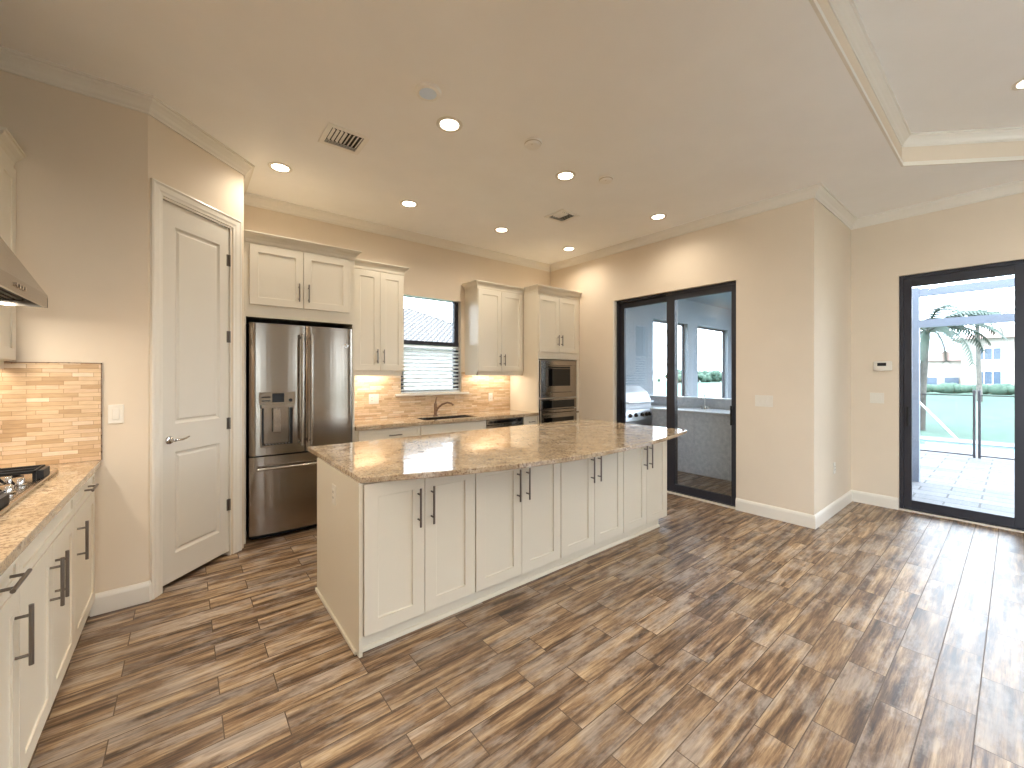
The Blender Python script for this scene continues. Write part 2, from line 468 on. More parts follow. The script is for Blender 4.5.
wall('wall_rear', lambda m: m.box(XL - WT, rxa, YR - WT, YR, 0, H).box(rxb, rx0, YR - WT, YR, 0, H).box(rxa, rxb, YR - WT, YR, rz1, H).box(rx1, XR + .16, YR - WT, YR, 0, H).box(rx0, rx1, YR - WT, YR, rz1, H), 'cream wall at the back of the living room')

# baseboards
BP = [(0, 0), (.016, 0), (.016, .098), (.012, .112), (.006, .122), (0, .124)]
def base(name, path, label):
    mm = MB(); mm.sweep(path, BP, side=-1); struct(mm.build(name, MTRIM), label, 'baseboard')
base('baseboard_pantry', [(-.43, YE), PA[:], (PA.x + .008, PA.y + .008)], 'white baseboard left of the pantry door')
base('baseboard_lanai', [(XS, sy0), (XS, YN), (XR, YN), (XR, dy1)], 'white baseboard wrapping the corner between the glass doors')
base('baseboard_left', [(XL, ly1), (XL, .78)], 'white baseboard on the living room side of the left wall')
base('baseboard_right', [(XR, dy0), (XR, YR), (rx1, YR)], 'white baseboard on the far living room wall')

# ------------------------------------------------------------------ pantry door (local frame: x along the angled wall)
pd = thing('door_1', 'white two-panel pantry door in the angled corner wall', 'door', (PA.x, PA.y, 0), R(45), kind='structure')
m = MB()
t0, t1, dtop = .097, .650, 2.57
def leaf(m):
    y0, y1 = .012, .047
    V = lambda pts, y: [m.bm.verts.new((a, y, b)) for a, b in pts]
    rect = lambda a, b, c, d: [(a, c), (b, c), (b, d), (a, d)]
    holes = [rect(.195, .565, 1.09, 2.42), rect(.195, .565, .215, .90)]
    m.box(t0, .195, y0, y1, .034, dtop); m.box(.565, t1, y0, y1, .034, dtop)
    for a, b in ((.034, .215), (.90, 1.09), (2.42, dtop)): m.box(.195, .565, y0, y1, a, b)
    for hc in holes:
        (a, c), (b, _), (_, d), _ = hc
        seq = [(0, y0), (.012, y0 + .010), (.022, y0 + .012), (.034, y0 + .003)]
        rings = [V(rect(a + k, b - k, c + k, d - k), yy) for k, yy in seq]
        for p, q in zip(rings, rings[1:]):
            for i in range(4):
                j = (i + 1) % 4; m.bm.faces.new((p[i], p[j], q[j], q[i]))
        m.bm.faces.new(rings[-1])
        m.box(a, b, y1 - .012, y1, c, d)
leaf(m); dl = m.build('door_leaf', MDOOR, pd)
m = MB()
for path in ([(.014, 0), (.014, 2.667), (.752, 2.667), (.752, 0)],):
    w = .078
    prof = [(0, 0), (.0, -.016), (.010, -.020), (.022, -.014), (.05, -.012), (.062, -.008), (w, -.006), (w, .0)]
    P = [Vector(p) for p in path]; rings = []
    ms = [Vector((1, 0)), Vector((1, -1)), Vector((-1, -1)), Vector((-1, 0))]
    for p, mm_ in zip(P, ms):
        rings.append([m.bm.verts.new((p.x + mm_.x * o, y, p.y + mm_.y * o)) for o, y in prof])
    for a, b in zip(rings, rings[1:]):
        for j in range(len(prof)):
            j2 = (j + 1) % len(prof); m.bm.faces.new((a[j], a[j2], b[j2], b[j]))
    m.bm.faces.new(list(reversed(rings[0]))); m.bm.faces.new(rings[-1])
m.build('casing', MTRIM, pd)
m = MB(); m.box(.0945, t0 - .004, .0, .11, 0, 2.585).box(t1 + .004, .661, 0, .11, 0, 2.585).box(.0945, .661, 0, .11, dtop + .004, 2.588)
m.build('door_jamb', MTRIM, pd)
m = MB()
m.lathe([(0, 0), (.026, 0), (.028, .004), (.024, .010), (.012, .013), (.010, .045), (0, .047)], n=24, mat=Matrix.Translation((.152, .012, .985)) @ Matrix.Rotation(R(90), 4, 'X'))
m.tube([(.152, -.036, .985), (.172, -.038, .987), (.20, -.038, .984), (.232, -.036, .990), (.258, -.034, .998)], [.009, .008, .0075, .007, .005], 10)
hd = m.build('lever_handle', MCHR, dl, smooth=True); hd['label'] = 'chrome lever handle'
for z in (.40, 1.04, 1.72, 2.32):
    m = MB(); m.cyl((.6535, .006, z - .045), (.6535, .006, z + .045), .007, 10).box(.630, .650, .0085, .012, z - .045, z + .045)
    h_ = m.build('hinge', MNICK, pd, smooth=True); h_['label'] = 'brushed nickel hinge'

# ------------------------------------------------------------------ cabinets
def pull(parent, x, z, length=.19, vert=True, y=0.0):
    m = MB(); so = .034; hl = length / 2
    if vert:
        m.cyl((x, y - so, z - hl), (x, y - so, z + hl), .0062, 12)
        for d in (-hl * .66, hl * .66): m.cyl((x, y, z + d), (x, y - so, z + d), .0048, 10)
    else:
        m.cyl((x - hl, y - so, z), (x + hl, y - so, z), .0062, 12)
        for d in (-hl * .66, hl * .66): m.cyl((x + d, y, z), (x + d, y - so, z), .0048, 10)
    o = m.build('handle', MNICK, parent, smooth=True); o['label'] = 'brushed nickel bar pull'; return o
def sdoor(root, x0, x1, z0, z1, hx=None, hz=None, hl=.19, vert=True, name='door', rail=.062):
    m = MB(); m.shaker(x0, x1, z0, z1, rail=rail); o = m.build(name, MCAB, root)
    if hx is not None: pull(o, hx, hz, hl, vert)
    return o
def slab(root, x0, x1, z0, z1, hx=None, hz=None, hl=.12, name='drawer'):
    return sdoor(root, x0, x1, z0, z1, hx, hz, hl, False, name, .034)
G = .0025
def base_cab(label, loc, rz, w, depth, plan, group, toe=.10, top=.876, body=None, end=None, toe_in=.06):
    r = thing('base_cabinet', label, 'cabinet', loc, rz, group)
    m = MB(); m.box(0, w, .0205, depth, toe, (body or top) - .001)
    if body: m.box(0, w, .0205, .06, body - .001, top - .001)
    m.build('cabinet_body', MCAB, r)
    m = MB(); m.box(0, w, toe_in, depth - .01, 0, toe); m.build('toe_kick', MCAB, r)
    for p in plan:
        if p[0] == 'door': sdoor(r, *p[1:])
        elif p[0] == 'drawer': slab(r, *p[1:])
        else: slab(r, *p[1:], name='false_front')
    return r

# left run: doors face +X
LX = -.41; LD = abs(XL - LX) - .002
gL = 'base cabinets under the cooktop counter'
def left_cab(y0, y1, plan, label): return base_cab(label, (LX, y0, 0), R(90), y1 - y0, LD, plan, gL, toe=.095)
w = .75
left_cab(.80, 1.55, [('drawer', G, w - G, .752, .868, w / 2, .81, .16), ('door', G, w / 2 - G / 2, .10, .745, w / 2 - .04, .60), ('door', w / 2 + G / 2, w - G, .10, .745, w / 2 + .04, .60)], 'white base cabinet nearest the viewer on the left run')
w = .45
left_cab(1.55, 2.0, [('drawer', G, w - G, .752, .868, w / 2 + .08, .81, .16), ('door', G, w - G, .10, .745, w - .045, .60)], 'white single-door base cabinet left of the cooktop cabinet')
w = .845
left_cab(2.0, 2.845, [('false', G, w - G, .752, .868), ('door', G, w / 2 - G / 2, .10, .745, w / 2 - .045, .60), ('door', w / 2 + G / 2, w - G, .10, .745, w / 2 + .04, .60)], 'white two-door base cabinet with blank front under the cooktop')
w = YE - 2.845 - .002
left_cab(2.845, YE - .002, [('drawer', G, w - .02, .752, .868, w / 2, .81, .15), ('door', G, w - .02, .10, .745, .055, .60)], 'white base cabinet in the corner beside the pantry wall')
# left counter
m = MB(); m.box(XL + .001, -.385, .78, YE - .001, .876, .914, .003)
tag(m.build('countertop', MGRAN, off=(-.7, 2.1, .876)), 'tan granite countertop with cooktop along the left wall', 'countertop')
# left backsplashes
m = MB(); m.box(XL + .001, XL + .011, .78, YE - .001, .915, 1.49)
struct(m.build('wall_left_backsplash', MMOS), 'stacked stone backsplash behind the cooktop', 'backsplash')
m = MB(); m.box(XL + .012, -.386, YE - .011, YE - .001, .915, 1.487)
struct(m.build('wall_pantry_backsplash', MMOS), 'stacked stone backsplash on the pantry end wall', 'backsplash')
m = MB(); m.box(-.386, -.381, YE - .012, YE - .001, .915, 1.492).box(XL + .012, -.381, YE - .012, YE - .001, 1.487, 1.492)
struct(m.build('trim_3', MBRZ), 'thin metal edge trim around the end backsplash', 'trim')

CABCROWN = [(0, -.085), (.006, -.085), (.010, -.06), (.022, -.04), (.040, -.022), (.044, -.012), (.052, -.010), (.052, 0), (0, 0)]
def upper_cab(label, loc, rz, w, depth, z0, doors, group, crown, rail=None, sideblank=None, top=2.63, extra=None):
    r = thing('wall_cabinet', label, 'cabinet', loc, rz, group)
    m = MB(); m.box(0, w, .0205, depth, z0, top - .085); m.build('cabinet_body', MCAB, r)
    for d in doors: sdoor(r, *d)
    m = MB(); m.sweep([p for p in crown], [(o, top + z) for o, z in CABCROWN], side=1)
    m.box(.003, w - .003, .022, depth, top - .084, top - .003)
    m.build('crown_moulding', MCAB, r)
    if rail:
        m = MB()
        for b in rail: m.box(*b)
        m.build('light_rail', MCAB, r)
    return r
gU = 'upper cabinets'
# left upper cabinet beyond the hood (door faces +X)
D_ = abs(XL - (-.71)) - .002; w = YE - 3.155 - .002
cl = upper_cab('white narrow upper cabinet between hood and pantry wall', (-.71, 3.155, 0), R(90), w, D_, 1.495, [(G, w - .02, 1.50, 2.53)], gU,
          [(w, .02), (0, .02), (0, D_ - .01)], rail=[(0, w, .045, .06, 1.455, 1.495)])

# ------------------------------------------------------------------ range hood on the left wall
hd = thing('range_hood', 'stainless pyramid range hood above the cooktop', 'range hood', (XL, 2.69, 1.767))
def loc(m, name, mat, root, **k):
    return m.build(name, mat, root, **k)
m = MB()
y0, y1, x1 = -.46, .46, .50
m.box(.021, x1 - .013, y0 + .013, y1 - .013, .046, .060).box(.003, .02, y0, y1, 0, .05).box(x1 - .012, x1, y0, y1, 0, .062).box(.003, x1, y0, y0 + .012, 0, .05).box(.003, x1, y1 - .012, y1, 0, .05)
m.build('canopy_rim', MST, hd)
m = MB()
a = [(.003, y0, .062), (x1, y0, .062), (x1, y1, .062), (.003, y1, .062)]
b = [(.003, -.15, .468), (.30, -.15, .468), (.30, .15, .468), (.003, .15, .468)]
va = [m.bm.verts.new(p) for p in a]; vb = [m.bm.verts.new(p) for p in b]
for i in range(4):
    j = (i + 1) % 4; m.bm.faces.new((va[i], va[j], vb[j], vb[i]))
m.bm.faces.new(va); m.bm.faces.new(vb)
m.build('canopy', MST, hd)
m = MB(); m.box(.003, .30, -.15, .15, .468, H - 1.767 - .002); m.build('chimney', MST, hd)
m = MB()
for k in range(2):
    ya = -.43 + k * .44
    for q in range(14): m.box(.04 + q * .03, .058 + q * .03, ya, ya + .42, .028, .044)
m.build('filter', MDUCT, hd)
m = MB()
for k in range(4):
    m = MB(); m.cyl((x1 - .002, -.06 + k * .04, .032), (x1 + .006, -.06 + k * .04, .032), .009, 12); m.build('button', MCHR, hd)
lamp('hood_lamp', 'AREA', (.30, .25, .02), 2.4, WARM, hd, size=.08)
lamp('hood_lamp', 'AREA', (.30, -.25, .02), 2.4, WARM, hd, size=.08)

# ------------------------------------------------------------------ gas cooktop
ck = thing('cooktop', 'stainless gas cooktop with black grates under the hood', 'cooktop', (-.76, 2.68, .914))
m = MB(); m.box(-.24, .25, -.46, .455, 0, .010, .004); m.box(-.215, .225, -.435, .43, .0095, .0115); m.box(.232, .2505, -.46, .455, .0, .017, .004); m.build('tray', MST, ck)
for cx, cy, r in ((-.11, -.30, .045), (.10, -.30, .036), (0.0, 0.06, .06), (-.11, .30, .036), (.10, .33, .045)):
    if cx == 0: cx = -.08
    m = MB(); m.lathe([(r + .012, .011), (r + .012, .018), (r, .022), (r, .030), (r - .006, .034), (0, .035)], (cx, cy, 0), 24)
    o = m.build('burner', MIRON, ck, smooth=True)
def grate(ya, yb, xa=-.225, xb=.215):
    m = MB(); z0, z1 = .042, .056; t = .012
    m.box(xa, xb, ya, ya + t, z0, z1, .003).box(xa, xb, yb - t, yb, z0, z1, .003).box(xa, xa + t, ya, yb, z0, z1, .003).box(xb - t, xb, ya, yb, z0, z1, .003)
    ym = (ya + yb) / 2
    m.box(xa, xb, ym - t / 2, ym + t / 2, z0, z1, .003)
    for xm in (xa + (xb - xa) * .33, xa + (xb - xa) * .66): m.box(xm - t / 2, xm + t / 2, ya, yb, z0, z1 + .004, .003)
    for x in (xa, xb - t):
        for y in (ya, yb - t):
            m.box(x, x + t, y, y + t, .0115, z0 + .004, .002)
    # sloped corner feet as on heavy grates
    m.prism([(xb - .002, ya + .02), (xb + .02, ya + .03), (xb + .02, yb - .03), (xb - .002, yb - .02)], .0115, .05)
    return m.build('grate', MIRON, ck)
grate(.225, .395); grate(-.425, -.21); grate(-.20, .225, -.225, .06)
for i, (kx, ky) in enumerate(((.135, -.13), (.185, -.05), (.135, .03), (.185, .11), (.135, .18))):
    m = MB(); m.lathe([(.027, .0115), (.027, .018), (.021, .021), (.0195, .044), (.017, .048), (0, .049)], (kx, ky, 0), 24)
    kn = m.build('knob', MCHR, ck, smooth=True); kn['label'] = 'chrome control knob'

# ------------------------------------------------------------------ back run: refrigerator and its surround
gB = 'base cabinets under the sink counter'
fw0, fw1 = .384, 1.30
fs = upper_cab('white two-door cabinet above the refrigerator', (fw0, 4.05, 0), 0, fw1 - fw0, YB - 4.05 - .002, 1.914,
          [(.045, .455, 2.02, 2.53, .418, 2.155, .16), (.46, .865, 2.02, 2.53, .497, 2.155, .16)], gU,
          [(fw1 - fw0, YB - 4.06), (fw1 - fw0, .02), (0, .02)])
m = MB(); m.box(.895, .916, .021, YB - 4.055, 0, 1.914); m.build('side_panel', MCAB, fs)
m = MB(); m.box(0.001, .02, .021, .10, 0, 1.914); m.build('filler_strip', MCAB, fs)
m = MB(); m.box(.021, .894, YB - 4.07, YB - 4.055, 0, 1.913).box(.0205, .022, .03, .59, 0, 1.913); m.build('gap_shade_board', MBLK, fs)  # black boards put in to darken the gap around the refrigerator

fr = thing('refrigerator', 'stainless french-door refrigerator with an ice and water dispenser', 'refrigerator', (.845, 4.03, 0))
fl, frr, ft = -.420, .425, 1.862
m = MB(); m.box(fl + .006, frr - .006, .062, .60, .03, ft - .01).box(fl + .03, frr - .03, .10, .58, 0, .03); m.build('cabinet_body', MBLK, fr)
def fdoor(x0, x1, z0, z1, name, bow=.012, hole=None):
    m = MB(); n = 16
    def prof(x): # gently crowned stainless front
        u = (x - x0) / (x1 - x0) * 2 - 1
        e = max(0.0, abs(u) - .94) / .06
        return -bow * (1 - u * u) + .014 * e * e
    if not hole:
        poly = [(x0 + (x1 - x0) * i / n, prof(x0 + (x1 - x0) * i / n)) for i in range(n + 1)] + [(x1, .058), (x0, .058)]
        m.prism(poly, z0, z1)
    else:
        hx0, hx1, hz0, hz1 = hole
        xs = sorted(set([x0 + (x1 - x0) * i / n for i in range(n + 1)] + [hx0, hx1]))
        full = lambda a, b: [(x, prof(x)) for x in xs if a - 1e-6 <= x <= b + 1e-6] + [(b, .058), (a, .058)]
        m.prism(full(x0, x1), z0, hz0); m.prism(full(x0, x1), hz1, z1)
        m.prism(full(x0, hx0), hz0, hz1); m.prism(full(hx1, x1), hz0, hz1)
    return m.build(name, MSTF, fr, smooth=True)
mid = .011
hole = (-.345, -.085, .80, 1.165)
ld = fdoor(fl, mid - .003, .735, ft, 'door', hole=hole); rd = fdoor(mid + .003, frr, .735, ft, 'door'); fz = fdoor(fl, frr, .06, .722, 'freezer_drawer')
def fpull(parent, pts, r, ends):
    m = MB(); m.tube(pts, r, 14)
    for a, b in ends: m.cyl(a, b, .011, 12)
    o = m.build('handle', MST, parent, smooth=True); o['label'] = 'stainless tubular handle'
for x, p in ((-.026, ld), (.048, rd)):
    fpull(p, [(x, -.052, .80), (x, -.060, .90), (x, -.064, 1.29), (x, -.060, 1.68), (x, -.052, 1.785)], .0125, [((x, .0, .83), (x, -.055, .83)), ((x, 0, 1.755), (x, -.055, 1.755))])
fpull(fz, [(-.37, -.055, .625), (0, -.068, .625), (.375, -.055, .625)], .0125, [((-.34, .0, .625), (-.34, -.055, .625)), ((.345, 0, .625), (.345, -.055, .625))])
# dispenser
dp = MB(); hx0, hx1, hz0, hz1 = hole
dp.box(hx0, hx1, .048, .0575, hz0, hz1).box(hx0, hx0 + .012, -.004, .05, hz0, hz1).box(hx1 - .012, hx1, -.006, .05, hz0, hz1).box(hx0, hx1, -.012, .05, hz0, hz0 + .016).box(hx0, hx1, -.004, .05, hz1 - .03, hz1)
dp = dp.build('dispenser', MSTF, ld)
for qa in (hx0 + .0125, hx1 - .030):  # black strips darken the recess in place of real shade
    m = MB(); m.box(qa, qa + .0175, .010, .047, hz0 + .017, hz1 - .031); m.build('recess_shade_strip', MBLK, dp)
m = MB(); m.box(hx0 - .01, hx1 + .01, -.016, .002, 1.168, 1.272, .002); cp = m.build('control_panel', MSTF, ld)
m = MB(); m.box(-.255, -.165, -.0175, -.0155, 1.185, 1.262).box(-.335, -.27, -.0172, -.0155, 1.195, 1.205).box(-.335, -.27, -.0172, -.0155, 1.225, 1.235).cyl((-.115, -.0155, 1.20), (-.115, -.0185, 1.20), .014, 16)
m.build('display', MBLK, ld)
m = MB(); m.box(-.245, -.185, .010, .018, .92, 1.135, .004).cyl((-.215, .02, 1.14), (-.215, .02, 1.12), .014, 12); m.build('paddle', MST, ld)
m = MB()
for q in range(9): m.box(hx0 + .02 + q * .025, hx0 + .032 + q * .025, .0, .046, hz0 + .017, hz0 + .019)
m.build('drip_grille', MBLK, ld)
# diamond badge
m = MB()
dd = [(.36, 1.70 + .022), (.36 + .026, 1.70), (.36, 1.70 - .022), (.36 - .026, 1.70)]; di = [(.36, 1.70 + .014), (.36 + .017, 1.70), (.36, 1.70 - .014), (.36 - .017, 1.70)]
va = [m.bm.verts.new((x, -.009, z)) for x, z in dd]; vb = [m.bm.verts.new((x, -.009, z)) for x, z in di]; vc = [m.bm.verts.new((x, .001, z)) for x, z in dd]
for i in range(4):
    j = (i + 1) % 4; m.bm.faces.new((va[i], va[j], vb[j], vb[i])); m.bm.faces.new((va[i], va[j], vc[j], vc[i]))
m.build('diamond_badge', MCHR, rd)
lamp('none', 'POINT', (0, 0, -5), 0, WARM) if False else None

# back base cabinets (front plane Y=4.055)
BY = 4.055; BD = YB - BY - .012
w = .69
base_cab('white drawer base cabinet beside the refrigerator', (1.305, BY, 0), 0, w, BD, [('drawer', .03, w - G, .74, .868, w / 2 + .05, .80, .14), ('door', .03, w / 2, .10, .733, w / 2 - .04, .62), ('door', w / 2 + G, w - G, .10, .733, w / 2 + .045, .62)], gB)
w = .868
base_cab('white sink base cabinet below the kitchen window', (1.997, BY, 0), 0, w, BD, [('false', G, w - G, .74, .868), ('door', G, w / 2 - G, .10, .733, w / 2 - .04, .62), ('door', w / 2 + G, w - G, .10, .733, w / 2 + .04, .62)], gB, body=.69)
w = .245
base_cab('narrow white drawer cabinet between dishwasher and oven tower', (3.463, BY, 0), 0, w, BD, [('drawer', G, w - G, .74, .868, w / 2, .80, .10), ('door', G, w - G, .10, .733, .045, .62)], gB)
dw = thing('dishwasher', 'stainless dishwasher under the back counter', 'dishwasher', (2.868, BY, 0))
m = MB(); m.box(.003, .589, .03, BD, .10, .872); m.box(.02, .57, .06, BD, 0, .10); m.build('tub', MBLK, dw)
m = MB(); m.box(.005, .587, 0, .029, .105, .80, .004); dwd = m.build('door', MST, dw)
m = MB(); m.box(.005, .587, .004, .029, .804, .868, .003); dcp = m.build('control_panel', MST, dw)
m = MB(); m.box(.03, .562, .0025, .005, .822, .852); m.build('display', MDARKGL, dcp)
m = MB(); m.cyl((.04, -.035, .755), (.552, -.035, .755), .009, 12).cyl((.07, 0, .755), (.07, -.035, .755), .007, 10).cyl((.522, 0, .755), (.522, -.035, .755), .007, 10); m.build('handle', MST, dwd, smooth=True)
# back counter with sink cut-out
sx0, sx1, ys0, ys1 = 2.10, 2.80, 4.13, 4.46
m = MB(); m.prism([(1.302, 4.03), (3.708, 4.03), (3.708, YB - .001), (1.302, YB - .001)], .876, .914, holes=[[(sx0, ys0), (sx0, ys1), (sx1, ys1), (sx1, ys0)]])
tag(m.build('countertop', MGRAN, off=(2.5, 4.03, .876)), 'tan granite countertop with the sink along the back wall', 'countertop')
sk = thing('kitchen_sink', 'undermount steel sink set in the back counter', 'sink', (2.45, 4.30, .70))
m = MB(); a, b, c, d = sx0 - 2.45 + .001, sx1 - 2.45 - .001, ys0 - 4.30 + .001, ys1 - 4.30 - .001
m.box(a, b, c, d, 0, .006).box(a, a + .006, c, d, 0, .206).box(b - .006, b, c, d, 0, .206).box(a, b, c, c + .006, 0, .206).box(a, b, d - .006, d, 0, .206)
m.build('basin', MST, sk)
m = MB(); m.lathe([(0, .007), (.04, .007), (.045, .009), (.045, .006)], n=20); m.build('drain', MCHR, sk)
fc = thing('kitchen_faucet', 'bronze single-lever faucet behind the sink', 'faucet', (2.43, 4.53, .914))
m = MB(); m.lathe([(0, 0), (.030, 0), (.030, .006), (.022, .014), (.019, .05), (.020, .13), (.017, .155), (0, .16)], n=20); m.build('faucet_body', MBRZ, fc, smooth=True)
m = MB(); m.tube([(.0, -.01, .05), (.02, -.03, .10), (.055, -.07, .145), (.10, -.115, .165), (.14, -.155, .155), (.155, -.17, .135)], [.013, .013, .012, .012, .012, .014], 12); m.build('spout', MBRZ, fc, smooth=True)
m = MB(); m.tube([(0, 0, .155), (.005, .0, .19), (.018, -.002, .235)], [.012, .008, .006], 10); m.build('lever', MBRZ, fc, smooth=True)
# back backsplash
m = MB(); m.box(1.302, wx0 - .0, YB - .011, YB - .001, .915, 1.46).box(wx1 + .0, 3.708, YB - .011, YB - .001, .915, 1.46).box(wx0, wx1, YB - .011, YB - .001, .915, 1.165)
struct(m.build('wall_back_backsplash', MMOS), 'stacked stone backsplash between back counter and upper cabinets', 'backsplash')
# upper cabinets
UD = YB - 4.33 - .002
w = 1.926 - 1.303
upper_cab('white two-door upper cabinet left of the kitchen window', (1.303, 4.33, 0), 0, w, UD, 1.46, [(.077, .349, 1.468, 2.53, .315, 1.62, .15), (.352, w - G, 1.468, 2.53, .386, 1.62, .15)], gU,
          [(w, UD - .01), (w, .02), (0, .02)], rail=[(0, w, .03, .05, 1.413, 1.46), (w - .018, w, .03, UD, 1.42, 1.46)])
w = 3.706 - 2.935
upper_cab('white two-door upper cabinet right of the kitchen window', (2.935, 4.33, 0), 0, w, UD, 1.46, [(G, w / 2 - .012, 1.468, 2.53, w / 2 - .045, 1.62, .15), (w / 2 - .009, w - .03, 1.468, 2.53, w / 2 + .028, 1.62, .15)], gU,
          [(w, .02), (0, .02), (0, UD - .01)], rail=[(0, w, .03, .05, 1.413, 1.46), (0, .018, .03, UD, 1.42, 1.46)])
for x, ww in ((1.6, .45), (3.3, .6)):
    lamp('under_cabinet_lamp', 'AREA', (x, 4.53, 1.457), 1.9, WARM, shape='RECTANGLE', size=ww, size_y=.03)
lamp('under_cabinet_lamp', 'AREA', (-.86, 3.28, 1.49), .7, WARM, shape='RECTANGLE', size=.15, size_y=.06)

# oven tower
ow0, ow1 = 3.711, XS - .002; tw = ow1 - ow0
ot = thing('oven_tower_cabinet', 'white tall cabinet housing microwave and wall oven', 'cabinet', (ow0, 4.03, 0))
td = YB - 4.03 - .002
m = MB(); m.box(0, .02, .0205, td, 0, 2.545).box(tw - .055, tw, .0205, td, 0, 2.545).box(0.02, tw - .055, .0205, td, 1.64, 2.545).box(.02, tw - .055, td - .02, td, 0.1, 1.64).box(.02, tw - .055, .0205, td, .10, .36).box(.02, tw - .055, .0205, td, 1.093, 1.105).box(.02, tw - .055, .06, td, 0, .10)
m.build('cabinet_body', MCAB, ot)
sdoor(ot, .012, .386, 1.735, 2.50, .352, 1.90, .15); sdoor(ot, .389, .765, 1.735, 2.50, .424, 1.90, .15)
slab(ot, .012, .765, .11, .35, .386, .25, .18)
m = MB(); m.sweep([(tw, .02), (0, .02), (0, .255)], [(o, 2.63 + z) for o, z in CABCROWN], side=1); m.box(.003, tw - .003, .022, td, 2.546, 2.627); m.build('crown_moulding', MCAB, ot)
mw = thing('microwave', 'built-in stainless microwave above the wall oven', 'microwave', (ow0 + .03, 4.03, 1.107))
W_ = .70
m = MB(); m.box(.012, W_ - .012, .022, .45, .01, .51); m.build('oven_case', MBLK, mw)
m = MB(); m.box(0, W_, -.004, .02, 0, .07, .002).box(0, W_, -.004, .02, .45, .515, .002).box(0, .10, -.004, .02, .07, .45, .002).box(W_ - .09, W_, -.004, .02, .07, .45, .002); m.build('trim_frame', MST, mw)
m = MB(); m.box(.105, W_ - .095, -.012, .02, .075, .445, .003); dm = m.build('door', MST, mw)
m = MB(); m.box(.14, W_ - .135, -.0135, -.011, .16, .40); m.build('window', MDARKGL, dm)
m = MB(); m.box(.14, W_ - .135, -.0135, -.011, .405, .43); m.build('control_strip', MBLK, mw)
wo = thing('wall_oven', 'stainless wall oven with black glass below the microwave', 'oven', (ow0 + .03, 4.03, .365))
m = MB(); m.box(.012, W_ - .012, .022, .55, .01, .715); m.build('oven_case', MBLK, wo)
m = MB(); m.box(0, W_, -.006, .02, .585, .725, .003); m.build('control_panel', MST, wo)
m = MB(); m.box(.04, W_ - .04, -.0078, -.005, .60, .705); m.build('display', MDARKGL, wo)
m = MB(); m.box(0, W_, -.010, .02, 0, .575, .004); od = m.build('door', MST, wo)
m = MB(); m.box(.06, W_ - .06, -.0118, -.009, .10, .465); m.build('window', MDARKGL, od)
m = MB(); m.cyl((.01, -.055, .525), (W_ - .01, -.055, .525), .012, 14).cyl((.05, -.01, .525), (.05, -.055, .525), .009, 10).cyl((W_ - .05, -.01, .525), (W_ - .05, -.055, .525), .009, 10); m.build('handle', MST, od, smooth=True)

# ------------------------------------------------------------------ kitchen island
gI = 'island cabinets'
xs = [.702, 1.376, 2.112, 2.853, 3.53]
names = ['white two-door island cabinet at the end nearest the refrigerator', 'white two-door island cabinet second from the refrigerator end', 'white two-door island cabinet third from the refrigerator end', 'white two-door island cabinet at the end nearest the sliding door']
for i in range(4):
    x0, x1 = xs[i], xs[i + 1]; w = x1 - x0; md = w / 2
    r = thing('island_cabinet', names[i], 'cabinet', (x0, 2.06, 0), 0, gI)
    m = MB(); m.box(0 if i else 0.0, w, .0205, .83, .096, .874); m.build('cabinet_body', MCAB, r)
    m = MB(); m.box(0, w if i < 3 else w - .06, .055, .80, 0, .096); m.build('toe_kick', MCAB, r)
    sdoor(r, .0035, md - .0015, .10, .866, md - .040, .70, .21, rail=.07); sdoor(r, md + .0015, w - .0035, .10, .866, md + .040, .70, .21, rail=.07)
ip = thing('island_end_panel', 'white end panel closing the island on the refrigerator side', 'panel', (.69, 2.5, 0))
m = MB(); m.box(-.007, .0105, -.43, .40, .0, .874); m.build('panel', MCAB, ip)
m = MB(); m.box(-.020, -.0075, -.40, .40, 0, .022, .004); m.build('shoe_moulding', MCAB, ip)
m = MB(); m.sweep([(.702, 2.1145), (3.47, 2.1145)], [(0, 0), (.014, 0), (.013, .010), (.008, .018), (0, .020)], side=-1)
struct(m.build('trim_4', MCAB), 'white shoe moulding along the island toe kick', 'trim')
# granite slab with a bowed front
def arc(x): # front edge
    u = (x - 2.2) / 1.49
    return 1.752 + (.31 if u < 0 else .195) * u * u
n = 40
front = [(.688 + (3.672 - .688) * i / n, arc(.688 + (3.672 - .688) * i / n)) for i in range(n + 1)]
poly = front + [(3.672, 3.185), (.688, 3.185)]
m = MB()
def inset(poly, k):
    c = Vector((2.18, 2.5)); return [(x + (k if x < c.x - 1.3 else (-k if x > c.x + 1.3 else 0)) * (1 if (abs(x - .688) < .01 or abs(x - 3.672) < .01) else 0), y + (k if y < 2.3 else -k)) for x, y in poly]
lay = [(0.003, .875), (0, .878), (0, .902), (.003, .906)]
rings = [[m.bm.verts.new((x, y, z)) for x, y in inset(poly, k)] for k, z in lay]
for a, b in zip(rings, rings[1:]):
    for i in range(len(a)):
        j = (i + 1) % len(a); m.bm.faces.new((a[i], a[j], b[j], b[i]))
m.bm.faces.new(rings[0]); m.bm.faces.new(rings[-1])
tag(m.build('countertop', MGRAN, off=(2.18, 2.5, .875)), 'large tan granite island top with a bowed front edge', 'countertop')

